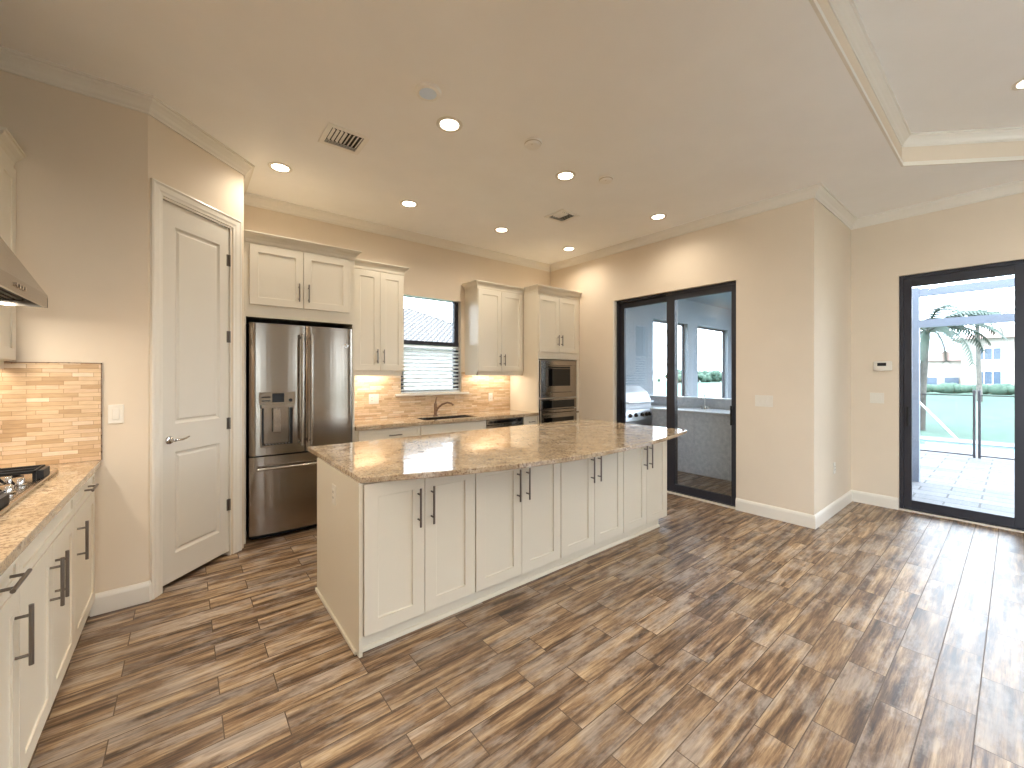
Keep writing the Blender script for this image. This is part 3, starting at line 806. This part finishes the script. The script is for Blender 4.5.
# ------------------------------------------------------------------ switch plates and small wall fixtures
def plate(name, label, cat, loc, rz, n=1, kind='switch', group=None):
    r = thing(name, label, cat, loc, rz, group)
    w = .070 + .046 * (n - 1)
    m = MB(); m.box(-w / 2, w / 2, -.006, -.0005, -.057, .057, .002); m.build('cover_plate', MPLATE, r)
    for k in range(n):
        cx = (k - (n - 1) / 2) * .046
        kd = kind[k] if isinstance(kind, (list, tuple)) else kind
        m = MB()
        if kd == 'switch': m.box(cx - .016, cx + .016, -.010, -.006, -.033, .033, .0015); m.build('rocker', MPLATE, r)
        else:
            m.box(cx - .016, cx + .016, -.0085, -.006, -.033, .033, .001); f = m.build('receptacle', MPLATE, r)
            m = MB()
            for dz in (-.016, .016): m.box(cx - .008, cx - .005, -.0089, -.0084, dz - .006, dz + .006).box(cx + .005, cx + .008, -.0089, -.0084, dz - .006, dz + .006)
            m.build('slot', MDUCT, f)
    return r
plate('wall_switch', 'single white switch between the stone backsplash and pantry door', 'switch', (-.322, YE, 1.183), 0, 1)
plate('wall_outlet', 'double white outlet plate on backsplash beside the refrigerator', 'outlet', (1.70, YB - .011, 1.143), 0, 2, ['outlet', 'switch'])
plate('wall_outlet', 'single white outlet on backsplash right of the faucet', 'outlet', (3.355, YB - .011, 1.11), 0, 1, 'outlet')
plate('wall_outlet', 'white outlet on the island end panel', 'outlet', (.683, 2.498, .723), R(-90), 1, 'outlet')
plate('wall_switch', 'triple white switch plate right of the sliding door', 'switch', (XS, 1.596, 1.159), R(-90), 3)
plate('wall_switch', 'double white switch plate below the thermostat', 'switch', (XR, .957, 1.17), R(-90), 2)
plate('wall_outlet', 'white outlet low on the short return wall', 'outlet', (5.194, YN, .466), 0, 1, 'outlet')
th = thing('thermostat', 'small white thermostat beside the right patio door', 'thermostat', (XR, .909, 1.517), R(-90))
m = MB(); m.box(-.075, .075, -.028, -.0005, -.052, .052, .012); m.build('housing', MPLATE, th, smooth=True)
m = MB(); m.box(-.042, .030, -.0292, -.0278, .0, .034); m.build('display', MBLK, th)
m = MB(); m.box(.048, .058, -.030, -.0275, -.01, .03, .001); m.build('button', MPLATE, th)

# ------------------------------------------------------------------ ceiling fixtures
dl_labels = {(.624, 3.853): 'lit recessed light nearest the pantry corner', (1.427, 2.46): 'lit recessed light beside the round unlit ceiling fixture', (1.769, 3.853): 'lit recessed light above the cabinet left of the kitchen window',
    (2.944, 3.853): 'lit recessed light in front of the kitchen window right side', (2.578, 2.46): 'lit recessed light between the two smoke detectors', (4.104, 3.853): 'lit recessed light in the ceiling corner above the oven tower',
    (4.032, 2.46): 'lit recessed light nearest the two-panel sliding door'}
def downlight(x, y, z, label, k=1.0):
    r = thing('recessed_light', label, 'ceiling light', (x, y, z), 0, 'recessed ceiling lights')
    m = MB(); m.lathe([(.062, -.002), (.066, -.006), (.086, -.005), (.090, -.001), (.090, .0)], n=32); m.build('trim_ring', MPLATE, r, smooth=True)
    m = MB(); m.lathe([(0, -.0045), (.055, -.0045), (.0635, -.0025)], n=32); m.build('lens', MLENS, r)
    lamp('recessed_lamp', 'SPOT', (0, 0, -.03), SPOT_W * k, WARM, r, spot_size=R(160), spot_blend=.85, shadow_soft_size=.05)
    return r
for (x, y), lb in dl_labels.items(): downlight(x, y, H, lb)
tl = [('lit recessed light in the ceiling tray at the right edge', 4.42, -.06), ('added unseen fill light in the tray over the living room', 1.5, -.3), ('added unseen fill light at the far side of the tray', 4.4, -3.2), ('added unseen fill light in the far left of the tray', 1.5, -3.2)]  # only the right edge light is in view; the rest are added fill
tl += [('added unseen fill light in the middle of the tray', 2.9, -1.7), ('added unseen fill light at the tray left middle', 1.2, -1.7), ('added unseen fill light at the tray right middle', 4.9, -1.7)]  # further out-of-view lamps added to brighten the room
for lb, x, y in tl: downlight(x, y, H + .24, lb, 1.2)
for lb, x, y in (('added unseen fill light over the aisle beside the cooktop', -.2, 1.85), ('added unseen fill light in the ceiling in front of the island end', .25, 1.07), ('added unseen fill light above the living room left wall', -.25, -.6), ('added unseen fill light far along the living room left wall', -.25, -2.6)): downlight(x, y, H, lb, 1.6)  # unseen ceiling lights added to lift the left side
sp = thing('ceiling_fixture', 'round unlit ceiling fixture with a lens tinted like reflected daylight', 'ceiling light', (1.157, 2.252, H))
m = MB(); m.lathe([(.052, -.018), (.060, -.022), (.074, -.016), (.080, 0)], n=32); m.build('trim_ring', MVENT, sp, smooth=True)
m = MB(); m.lathe([(0, -.019), (.050, -.018), (.053, -.017)], n=32); m.build('lens', MUNLIT, sp)
def smoke(label, x, y, r0):
    r = thing('smoke_detector', label, 'smoke detector', (x, y, H))
    m = MB(); m.lathe([(r0, 0), (r0, -.010), (r0 * .92, -.022), (r0 * .78, -.034), (r0 * .4, -.038), (0, -.038)], n=32); m.build('housing', MVENT, r, smooth=True)
    m = MB(); m.lathe([(r0 * .93, -.0215), (r0 * .95, -.0185), (r0 * .965, -.0155)], n=32); m.build('vent_slot', MGAP, r)
    m = MB(); m.cyl((-.03, -.02, -.035), (-.03, -.02, -.0395), .006, 10); m.build('test_button', MPLATE, r)
smoke('larger smoke detector on the ceiling between two lit recessed lights', 2.017, 2.256, .066)
smoke('smaller smoke detector on the ceiling nearer the sliding door', 2.885, 2.266, .060)
def vent(label, x, y, w, d):
    r = thing('ceiling_vent', label, 'vent', (x, y, H), 0, 'ceiling air vents')
    fw = .035; a, b = w / 2, d / 2
    m = MB()
    m.box(-a, a, -b, -b + fw, -.008, 0, .002).box(-a, a, b - fw, b, -.008, 0, .002).box(-a, -a + fw, -b + fw, b - fw, -.008, 0, .002).box(a - fw, a, -b + fw, b - fw, -.008, 0, .002)
    m.build('frame', MVENT, r)
    m = MB(); m.box(-a + fw, a - fw, -b + fw, b - fw, -.0015, -.0002); m.build('duct_opening', MDUCT, r)
    n = 8; iw = w - 2 * fw
    m = MB()
    for k in range(n):
        cx = -iw / 2 + iw * (k + .5) / n
        M_ = Matrix.Translation((cx, -.028, -.009)) @ Matrix.Rotation(R(35 if k < n / 2 else -35), 4, 'Y')
        m.box(-.009, .009, -b + fw + .03, b - fw - .03, -.001, .001, mat=M_)
    for k in range(3):
        M_ = Matrix.Translation((0, b - fw - .012 - k * .017, -.009)) @ Matrix.Rotation(R(40), 4, 'X')
        m.box(-iw / 2, iw / 2, -.008, .008, -.001, .001, mat=M_)
    m.build('louvers', MVENT, r)
vent('larger ceiling air vent near the pantry corner', .914, 3.10, .29, .29)
vent('smaller ceiling air vent above the island far side', 3.20, 3.11, .27, .27)

# ------------------------------------------------------------------ kitchen window
wd = thing('window_1', 'kitchen window above the sink with dark frame and white sill', 'window', ((wx0 + wx1) / 2, YB, wz0), kind='structure')
cx, cz = (wx0 + wx1) / 2, wz0
def wb(m, x0, x1, y0, y1, z0, z1, **k): return m.box(x0 - cx, x1 - cx, y0 - YB, y1 - YB, z0 - cz, z1 - cz, **k)
m = MB(); f0, f1 = YB + .065, YB + .115
wb(m, wx0, wx0 + .07, f0, f1, wz0, wz1); wb(m, wx1 - .066, wx1, f0, f1, wz0, wz1); wb(m, wx0, wx1, f0, f1, wz0, wz0 + .03); wb(m, wx0, wx1, f0, f1, wz1 - .004, wz1); wb(m, wx0, wx1, f0 - .01, f1, 1.80, 1.85)
m.build('window_frame', MFRAME, wd)
for a, b in ((wz0 + .03, 1.80), (1.85, wz1 - .012)):
    m = MB(); wb(m, wx0 + .07, wx1 - .066, f0 + .02, f0 + .024, a, b); m.build('pane', MGLASS, wd)
m = MB(); wb(m, wx0 - .08, wx1 + .10, YB - .05, YB - .0112, 1.166, wz0, bev=.004); wb(m, wx0 + .001, wx1 - .001, YB - .0112, YB + .065, 1.1945, 1.1985); m.build('window_sill', MTRIM, wd)
m = MB(); wb(m, wx1 - .004, wx1 - .0005, YB + .0005, YB + .064, wz0 + .006, wz1 - .001); wb(m, wx0 + .0005, wx0 + .004, YB + .0005, YB + .064, wz0 + .006, wz1 - .001); wb(m, wx0 + .004, wx1 - .004, YB + .0005, YB + .064, wz1 - .004, wz1 - .0005); m.build('jamb_liner', MTRIM, wd)
bl = thing('window_blind', 'white slatted blind across the lower kitchen window', 'blind', (cx, YB + .03, 1.20))
m = MB(); n = 12
for k in range(n):
    z = .035 + k * .0475
    m.box(-.415, .412, -.022, .022, -.0013, .0013, mat=Matrix.Translation((0, 0, z)) @ Matrix.Rotation(R(-28), 4, 'X'))
m.build('slats', MBLIND, bl)
m = MB(); m.box(-.415, .412, -.024, .024, 0, .016, .003); m.build('bottom_rail', MBLIND, bl)
m = MB(); m.box(-.415, .412, -.020, .020, .576, .592, .004); m.build('head_rail', MBLIND, bl)
m = MB()
for x in (-.30, 0, .30): m.box(x - .001, x + .001, -.026, -.0255, .01, .60)
m.build('ladder_cord', MBLIND, bl)

# ------------------------------------------------------------------ sliding doors
def slider_panel(root, y0, y1, z0, z1, x, hside, st=(.075, .075), tr=.075, br=.085, t=.035):
    m = MB(); m.box(x, x + t, y0, y0 + st[0], z0, z1, .003).box(x, x + t, y1 - st[1], y1, z0, z1, .003).box(x, x + t, y0 + st[0], y1 - st[1], z1 - tr, z1).box(x, x + t, y0 + st[0], y1 - st[1], z0, z0 + br)
    p = m.build('sliding_panel', MFRAME, root)
    m = MB(); m.box(x + t / 2 - .003, x + t / 2 + .003, y0 + st[0], y1 - st[1], z0 + br, z1 - tr); m.build('glass', MGLASS, p)
    if hside is not None:
        yh = y0 + .035 if hside < 0 else y1 - .035
        m = MB(); m.box(x - .034, x - .020, yh - .010, yh + .010, .88, 1.09, .003).box(x - .03, x, yh - .008, yh + .008, .895, .915).box(x - .03, x, yh - .008, yh + .008, 1.055, 1.075)
        m.build('handle', MBLK, p)
    return p
d2 = thing('door_2', 'two-panel dark framed sliding glass door to the covered lanai', 'door', (0, 0, 0), kind='structure')
d2.location = (XS, 2.655, 0)
def dframe(root, ya, yb, zt, x0, x1, th, cy, sill=.02):
    m = MB(); m.box(x0, x1, ya - cy, ya + th - cy, 0, zt).box(x0, x1, yb - th - cy, yb - cy, 0, zt).box(x0, x1, ya + th - cy, yb - th - cy, zt - th, zt).box(x0, x1, ya + th - cy, yb - th - cy, 0.0005, sill)
    return m.build('door_frame', MFRAME, root)
dframe(d2, sy0 + .001, sy1 - .03, sz1 - .001, .045, .145, .028, 2.655)
slider_panel(d2, 2.585 - 2.655, 3.395 - 2.655, .022, 2.396, .095, 1, st=(.10, .065))
slider_panel(d2, 1.888 - 2.655, 2.69 - 2.655, .022, 2.396, .055, -1, st=(.045, .105))
m = MB(); m.box(XS, XS + .045, sy0 + .001, sy1 - .001, .0002, .012); m.box(XS + .001, XS + WT - .001, sy1 - .029, sy1 - .001, 0, sz1 - .001)
struct(m.build('trim_5', MTRIM), 'pale threshold and jamb liner of the lanai sliding door', 'trim')
d3 = thing('door_3', 'wide dark framed sliding patio door on the right wall', 'door', (XR, -.95, 0), kind='structure')
dframe(d3, dy0 + .001, dy1 - .001, dz1 - .001, .03, .145, .03, -.95)
wpn = .808
yy = dy1 - .031
for k in range(4):
    xk = .05 if k in (0, 3) else .092
    slider_panel(d3, yy - wpn + .95, yy + .95, .022, 2.432, xk, 1 if k == 0 else (-1 if k == 3 else None), st=(.07, .062), tr=.09, br=.09)
    yy -= wpn - .003
m = MB(); m.box(XR, XR + .03, dy0 + .001, dy1 - .001, .0002, .012); struct(m.build('trim_6', MTRIM), 'pale threshold of the wide patio door', 'trim')

def daylight_glazing(name, label, loc, rz, W4, n, zt):  # glass doors added out of view to let more daylight in
    d4 = thing(name, label, 'door', loc, rz, kind='structure')
    m = MB()
    m.box(-.04, .04, -.06, -.001, 0, zt - .001).box(-.04, .04, -W4 + .001, -W4 + .06, 0, zt - .001).box(-.04, .04, -W4 + .06, -.06, zt - .06, zt - .001).box(-.04, .04, -W4 + .06, -.06, .0005, .04)
    for k in range(1, n): m.box(-.04, .04, -W4 * k / n - .05, -W4 * k / n + .05, .04, zt - .06)
    m.build('door_frame', MFRAME, d4)
    for k in range(n):
        m = MB(); m.box(-.003, .003, -W4 * (k + 1) / n + .05, -W4 * k / n - .05, .04, zt - .06); m.build('glass', MGLASS, d4)
daylight_glazing('added_door_4', 'added unseen dark framed glass doors for daylight, right of the rear wall', (rx0, YR - .06, 0), R(90), rx1 - rx0, 2, rz1)
daylight_glazing('added_door_5', 'added unseen dark framed glass doors for daylight, left of the rear wall', (rxa, YR - .06, 0), R(90), rxb - rxa, 2, rz1)
daylight_glazing('added_door_6', 'added unseen dark framed glass doors for daylight along the left wall', (XL - .06, ly1, 0), 0, ly1 - ly0, 4, 2.6)

# ------------------------------------------------------------------ covered lanai outside the sliding door
m = MB(); m.box(XS + .165, 11.1, YN + .125, 4.9, -.14, -.02); m.box(XR + .165, 11.1, -8.5, YN + .125, -.14, -.02)
struct(m.build('floor_patio', MPAV), 'pale grey paver floor of the patio and lanai', 'patio')
m = MB(); m.box(-9, XR + .165, -15, YR - WT - .001, -.14, -.02); m.box(-9, XL - WT - .001, YR - WT - .001, 2.5, -.14, -.02)
struct(m.build('floor_daylight_bounce', MTERR), 'added pale concrete terrace, unseen, bouncing daylight into the living room', 'terrace')  # unseen ground added to bounce daylight up to the ceiling
YW = 4.5
def opx(u): return u
o1, o2 = (7.20, 8.55), (8.98, 10.50)
m = MB(); wy0, wy1 = YW, YW + .13
m.box(XS + .165, o1[0], wy0, wy1, -.02, 3.05).box(o1[1], o2[0], wy0, wy1, -.02, 3.05).box(o2[1], 11.0, wy0, wy1, -.02, 3.05)
for a, b in (o1, o2): m.box(a, b, wy0, wy1, -.02, .55).box(a, b, wy0, wy1, 2.53, 3.05)
m.box(10.85, 11.0, 3.6, wy0, -.02, 3.05)
struct(m.build('wall_patio', MSTUC), 'grey stucco lanai wall with two tall openings', 'wall')
m = MB(); m.box(XS + .165, 11.0, YN + .13, YW + .13, 3.05, 3.18); struct(m.build('ceiling_lanai', MSTUC), 'grey ceiling of the covered lanai', 'ceiling')
for i, (a, b) in enumerate((o1, o2)):
    m = MB(); m.box(a, a + .03, wy1 - .04, wy1 - .005, .55, 2.53).box(b - .05, b, wy1 - .04, wy1 - .005, .55, 2.53).box(a, b, wy1 - .04, wy1 - .005, 2.49, 2.53)
    struct(m.build('window_%d' % (i + 2), MFRAME), 'dark screen frame in the %s lanai opening' % ('nearer', 'farther')[i], 'window')
# L shaped outdoor counter
m = MB(); m.box(5.70, 6.28, YN + .14, 3.58, -.02, .875).box(4.72, 5.12, 3.66, YW - .001, -.02, .875).box(5.88, 6.28, 3.58, YW - .001, -.02, .875).box(5.12, 5.88, 3.70, YW - .001, -.02, .62)
oc = thing('outdoor_counter', 'grey outdoor kitchen counter with raised back ledge on the lanai', 'counter', (5.9, 3.0, -.02))
m.build('counter_base', MLTILE, oc, off=None).location = (-5.9, -3.0, .02)
m = MB(); m.box(5.66, 6.28, YN + .14, 3.60, .875, .905, .004).box(4.72, 5.12, 3.62, YW - .001, .875, .905, .004).box(5.88, 6.28, 3.62, YW - .001, .875, .905, .004); m.build('counter_top', MLTOP, oc).location = (-5.9, -3.0, .02)
m = MB(); m.box(6.285, 6.44, YN + .14, YW - .002, -.02, 1.04); m.build('back_ledge', MLTILE, oc).location = (-5.9, -3.0, .02)
m = MB(); m.box(6.26, 6.50, YN + .14, YW - .002, 1.041, 1.065, .004); m.build('ledge_cap', MLTOP, oc).location = (-5.9, -3.0, .02)
# outdoor faucet
of = thing('outdoor_faucet', 'small gooseneck faucet on the outdoor counter', 'faucet', (6.15, 2.97, .905))
m = MB(); m.lathe([(0, 0), (.022, 0), (.020, .01), (.011, .03), (.010, .06), (0, .061)], n=16); m.build('faucet_body', MCHR, of, smooth=True)
m = MB(); m.tube([(0, 0, .05), (0, 0, .18), (-.02, 0, .215), (-.06, 0, .225), (-.10, 0, .205), (-.105, 0, .17)], .009, 10); m.build('spout', MCHR, of, smooth=True)
m = MB(); m.cyl((0, .05, 0), (0, .05, .03), .014, 12).cyl((0, .05, .03), (-.04, .05, .045), .006, 10).cyl((0, -.05, 0), (0, -.05, .03), .014, 12).cyl((0, -.05, .03), (-.04, -.05, .045), .006, 10); m.build('tap_handle', MCHR, of, smooth=True)
# grill
gr = thing('gas_grill', 'stainless built-in gas grill on the outdoor counter', 'grill', (5.50, 3.68, .62))
m = MB(); m.box(-.375, .375, .02, .60, .005, .30); m.build('firebox', MGRILL, gr)
m = MB(); m.prism([(-.375, 0), (.375, 0), (.375, .05), (-.375, .05)], .0, .0001)
m = MB()
pts = [(-.02, .10), (.02, .26), (.04, .27), (.04, .10)]
for a, b in ((-.375, .375),):
    va = [m.bm.verts.new((a, y, z)) for y, z in pts]; vb = [m.bm.verts.new((b, y, z)) for y, z in pts]
    for i in range(4):
        j = (i + 1) % 4; m.bm.faces.new((va[i], va[j], vb[j], vb[i]))
    m.bm.faces.new(va); m.bm.faces.new(list(reversed(vb)))
m.build('control_panel', MGRILL, gr)
for k in range(5):
    x = (-.25, -.10, .06, .18, .26)[k]
    m = MB(); m.lathe([(0, .035), (.022, .034), (.026, .012), (.034, .008), (.034, 0)], n=18, mat=Matrix.Translation((x, -.002, .185)) @ Matrix.Rotation(R(104), 4, 'X')); m.build('knob', MBLK, gr, smooth=True)
m = MB()
hp = [(.03, .30), (.03, .40), (.10, .53), (.24, .62), (.42, .63), (.58, .55), (.60, .30)]
va = [m.bm.verts.new((-.37, y, z)) for y, z in hp]; vb = [m.bm.verts.new((.37, y, z)) for y, z in hp]
for i in range(len(hp)):
    j = (i + 1) % len(hp); m.bm.faces.new((va[i], va[j], vb[j], vb[i]))
m.bm.faces.new(va); m.bm.faces.new(list(reversed(vb)))
lid = m.build('lid', MGRILL, gr)
m = MB(); m.cyl((-.33, -.03, .38), (.33, -.03, .38), .014, 12).cyl((-.30, .03, .38), (-.30, -.03, .38), .010, 10).cyl((.30, .03, .38), (.30, -.03, .38), .010, 10); m.build('handle', MGRILL, lid, smooth=True)

# ------------------------------------------------------------------ patio outside the right door
pc = thing('screen_cage_frame', 'pale aluminium post and beams of the screened pool cage', 'screen frame', (7.75, .88, -.02))
m = MB(); m.box(-.05, .05, -.05, .05, 0, 2.62); m.build('post', MALU, pc)
m = MB(); m.box(-.04, .04, -5.5, -.05, 2.50, 2.60); m.build('top_beam', MALU, pc)
m = MB(); m.box(-.04, .04, -5.5, -.05, 2.08, 2.18); m.build('cross_beam', MALU, pc)
pf = thing('pool_fence', 'black mesh pool safety fence across the patio', 'fence', (10.7, .44, -.02))
for ys in ((.47, 2.9), (-1.5, .41)):
    m = MB(); a, b = ys
    m.box(-.006, .006, a - .44, b - .44, 1.075, 1.095).box(-.006, .006, a - .44, b - .44, .03, .05)
    ra = m.build('rail', MFRAME, pf)
    m = MB(); m.box(-.002, .002, a - .44, b - .44, .05, 1.075); m.build('mesh_panel', MNET, pf)
for y in (.41, .47, 2.0, -1.2):
    m = MB(); m.cyl((0, y - .44, 0), (0, y - .44, 1.16), .018, 12).lathe([(0, 1.18), (.021, 1.175), (.021, 1.15)], (0, y - .44, 0), 12); m.build('post', MFRAME, pf, smooth=True)
m = MB(); m.box(11.1, 12.0, -9, 12, -.14, -.02); m.box(12.9, 13.6, -9, 12, -.14, -.02)
struct(m.build('floor_coping', MCOPE), 'pale pool deck and coping', 'pool deck')
m = MB(); m.box(12.0, 12.9, -9, 12, -.2, -.05); tag(m.build('pool_water', MWATER, off=(12.45, 0, -.2)), 'narrow strip of blue pool water beyond the fence', 'water', kind='stuff')
m = MB(); m.box(13.6, 140, -70, 60, -.3, -.04); m.box(-60, 13.6, 12, 60, -.3, -.04); m.box(-60, 11.1, YB + .2, 12, -.3, -.06); m.box(-60, 140, -70, -9, -.3, -.04); m.box(11.1, 13.6, -9.01, -9, -.3, -.04)
struct(m.build('ground', MGRASS), 'green lawn around the houses', 'lawn')
br_ = MB(); br_.cyl((13.3, 1.55, .95), (13.3, .82, -.02), .022, 8)
tag(br_.build('diagonal_brace', MTRIM, off=(13.3, 1.2, 0)), 'thin white diagonal brace behind the pool fence', 'brace')
# far house
ho = thing('far_house', 'cream two-storey house with tiled roof across the lawn', 'house', (50, 2, -.05))
m = MB(); m.box(0, 10, -14, .9, 0, 4.4); m.box(1.5, 8, .9, 3.3, 0, 2.7); m.build('wall', MHOUSE, ho)
m = MB()
def hip(m, x0, x1, y0, y1, z, h, o=.5):
    x0 -= o; x1 += o; y0 -= o; y1 += o; k = (x1 - x0) / 2
    a = [m.bm.verts.new(p) for p in ((x0, y0, z), (x1, y0, z), (x1, y1, z), (x0, y1, z))]
    r = [m.bm.verts.new(((x0 + x1) / 2, y0 + min(k, (y1 - y0) / 2 - .01), z + h)), m.bm.verts.new(((x0 + x1) / 2, y1 - min(k, (y1 - y0) / 2 - .01), z + h))]
    m.bm.faces.new((a[0], a[1], r[0])); m.bm.faces.new((a[1], a[2], r[1], r[0])); m.bm.faces.new((a[2], a[3], r[1])); m.bm.faces.new((a[3], a[0], r[0], r[1])); m.bm.faces.new(a)
hip(m, 0, 10, -14, .9, 4.4, 2.0); m.build('roof', MTILE, ho)
m = MB(); hip(m, 1.5, 8, .9, 3.3, 2.7, 1.0, .3); m.build('porch_roof', MTILE, ho)
for y, z, w_, h_ in ((-.55, 2.7, 1.35, .9), (-.55, .75, 1.35, 1.0), (-3.6, 2.7, 1.35, .9), (-3.6, .75, 1.35, 1.0)):
    m = MB(); m.box(-.05, -.001, y - w_ / 2 - .08, y + w_ / 2 + .08, z - .08, z + h_ + .08)
    for k in range(3):
        pass
    f = m.build('window', MTRIM, ho)
    m = MB()
    for k in range(3): m.box(-.06, -.051, y - w_ / 2 + k * w_ / 3 + .03, y - w_ / 2 + (k + 1) * w_ / 3 - .03, z, z + h_)
    m.build('pane', MHWIN, f)
for y in (2.85, 1.55):
    m = MB(); m.box(1.42, 1.499, y - .42, y + .42, .5, 1.25); m.build('window', MHWIN, ho)
hb = MB(); random.seed(3)
for k in range(60):
    y = -12 + k * .38; x = 47 + random.uniform(-.4, .4)
    bmesh.ops.create_icosphere(hb.bm, subdivisions=2, radius=.45, matrix=Matrix.Translation((x, y, .35)) @ Matrix.Diagonal((1, 1.2, random.uniform(.7, 1.05), 1)))
tag(hb.build('hedge', MHEDGE, off=(47, 0, 0), smooth=True), 'low clipped hedge in front of the far house', 'hedge')
# palms
def palm(label, x, y, h, lean, nf, fl, seed, tr=.14):
    rnd = random.Random(seed)
    r = thing('palm_tree', label, 'palm tree', (x, y, -.05), 0, 'palm trees on the lawn')
    m = MB(); m.tube([(0, 0, 0), (lean[0] * .3, lean[1] * .3, h * .4), (lean[0] * .7, lean[1] * .7, h * .75), (lean[0], lean[1], h)], [tr * 1.25, tr, tr * .9, tr * .8], 12); m.build('trunk', MTRUNK, r, smooth=True)
    for k in range(nf):
        az = 2 * math.pi * k / nf + rnd.uniform(-.2, .2); el = rnd.uniform(-.1, 1.1); L = fl * rnd.uniform(.8, 1.1)
        pts = []; p = Vector((lean[0], lean[1], h)); e = el
        for i in range(9):
            pts.append(p.copy()); p = p + Vector((math.cos(az) * math.cos(e), math.sin(az) * math.cos(e), math.sin(e))) * (L / 8); e -= .24
        m = MB(); m.tube(pts, [.022 - .002 * i for i in range(9)], 5)
        side = Vector((-math.sin(az), math.cos(az), 0))
        for i in range(1, 9):
            for q in (0, .33, .66):
                if i == 8 and q: continue
                a = pts[i].lerp(pts[min(8, i + 1)], q); dirv = (pts[min(8, i + 1)] - pts[i - 1]).normalized()
                ll = L * .26 * (1 - abs(i + q - 4) / 7)
                for sg in (-1, 1):
                    tip = a + (side * sg * .8 + dirv * .55 + Vector((0, 0, -.45))).normalized() * ll
                    wv = dirv * .034
                    v = [m.bm.verts.new(c) for c in (a - wv, a + wv, tip)]
                    m.bm.faces.new(v)
        m.build('frond', MPALM, r, smooth='net')
palm('large palm tree beside the pool cage post', 15.2, 1.62, 2.55, (.05, -.12), 22, 1.75, 1, .085)
palm('tall slender palm tree in front of the far house', 34, 1.3, 4.5, (.1, .1), 15, 1.9, 2, .10)
palm('palm tree at the right end of the far house', 40, -1.0, 5.2, (.0, .2), 12, 1.8, 4, .10)
# trees beyond the lanai openings
random.seed(11)
for k in range(7):
    x = 60 + k * 10.0; y = 42 - k * 1.6 + random.uniform(-3, 3)
    t_ = thing('distant_tree', 'distant green tree on the horizon beyond the lanai openings', 'tree', (x, y, -.05), 0, 'trees beyond the lanai openings')
    m = MB()
    for q in range(34):
        bmesh.ops.create_icosphere(m.bm, subdivisions=2, radius=random.uniform(.3, .85), matrix=Matrix.Translation((random.uniform(-3, 3), random.uniform(-3, 3), random.uniform(.5, 1.9))))
    m.build('crown', MHEDGE, t_, smooth=True)
    m = MB(); m.cyl((0, 0, 0), (0, 0, 2.0), .2, 8); m.build('trunk', MTRUNK, t_)
# neighbour house behind the kitchen window
nh = thing('neighbour_house', 'pale neighbouring house with barrel tile roof behind the kitchen window', 'house', (8.6, 19.5, -.05))
m = MB(); m.box(-16, 7.4, 0, 12, 0, 2.95); m.build('wall', MHOUSE, nh)
m = MB(); cols, rows = 92, 18; x0_, x1_ = -14, 7.9
def rz_(y): return 2.98 + .46 * (y + .45)
grid = []
for j in range(rows * 2 + 1):
    y = -.45 + (j // 2) * .34 + (.0 if j % 2 == 0 else .335); row = []
    hip_cut = max(0, (j // 2) * .34 * .85)
    for i in range(cols * 4 + 1):
        x = x0_ + (x1_ - x0_) * i / (cols * 4)
        xx = min(x, x1_ - hip_cut)
        z = rz_(y) + .06 * math.sin(2 * math.pi * x / .30) + (.0 if j % 2 else .09)
        row.append(m.bm.verts.new((xx, y, z)))
    grid.append(row)
for a, b in zip(grid, grid[1:]):
    for i in range(len(a) - 1):
        m.bm.faces.new((a[i], a[i + 1], b[i + 1], b[i]))
m.build('roof', MGREYTILE, nh, smooth='net')
m = MB(); m.box(x0_, x1_, -.50, -.44, 2.80, 3.00); m.build('fascia', MTRIM, nh)
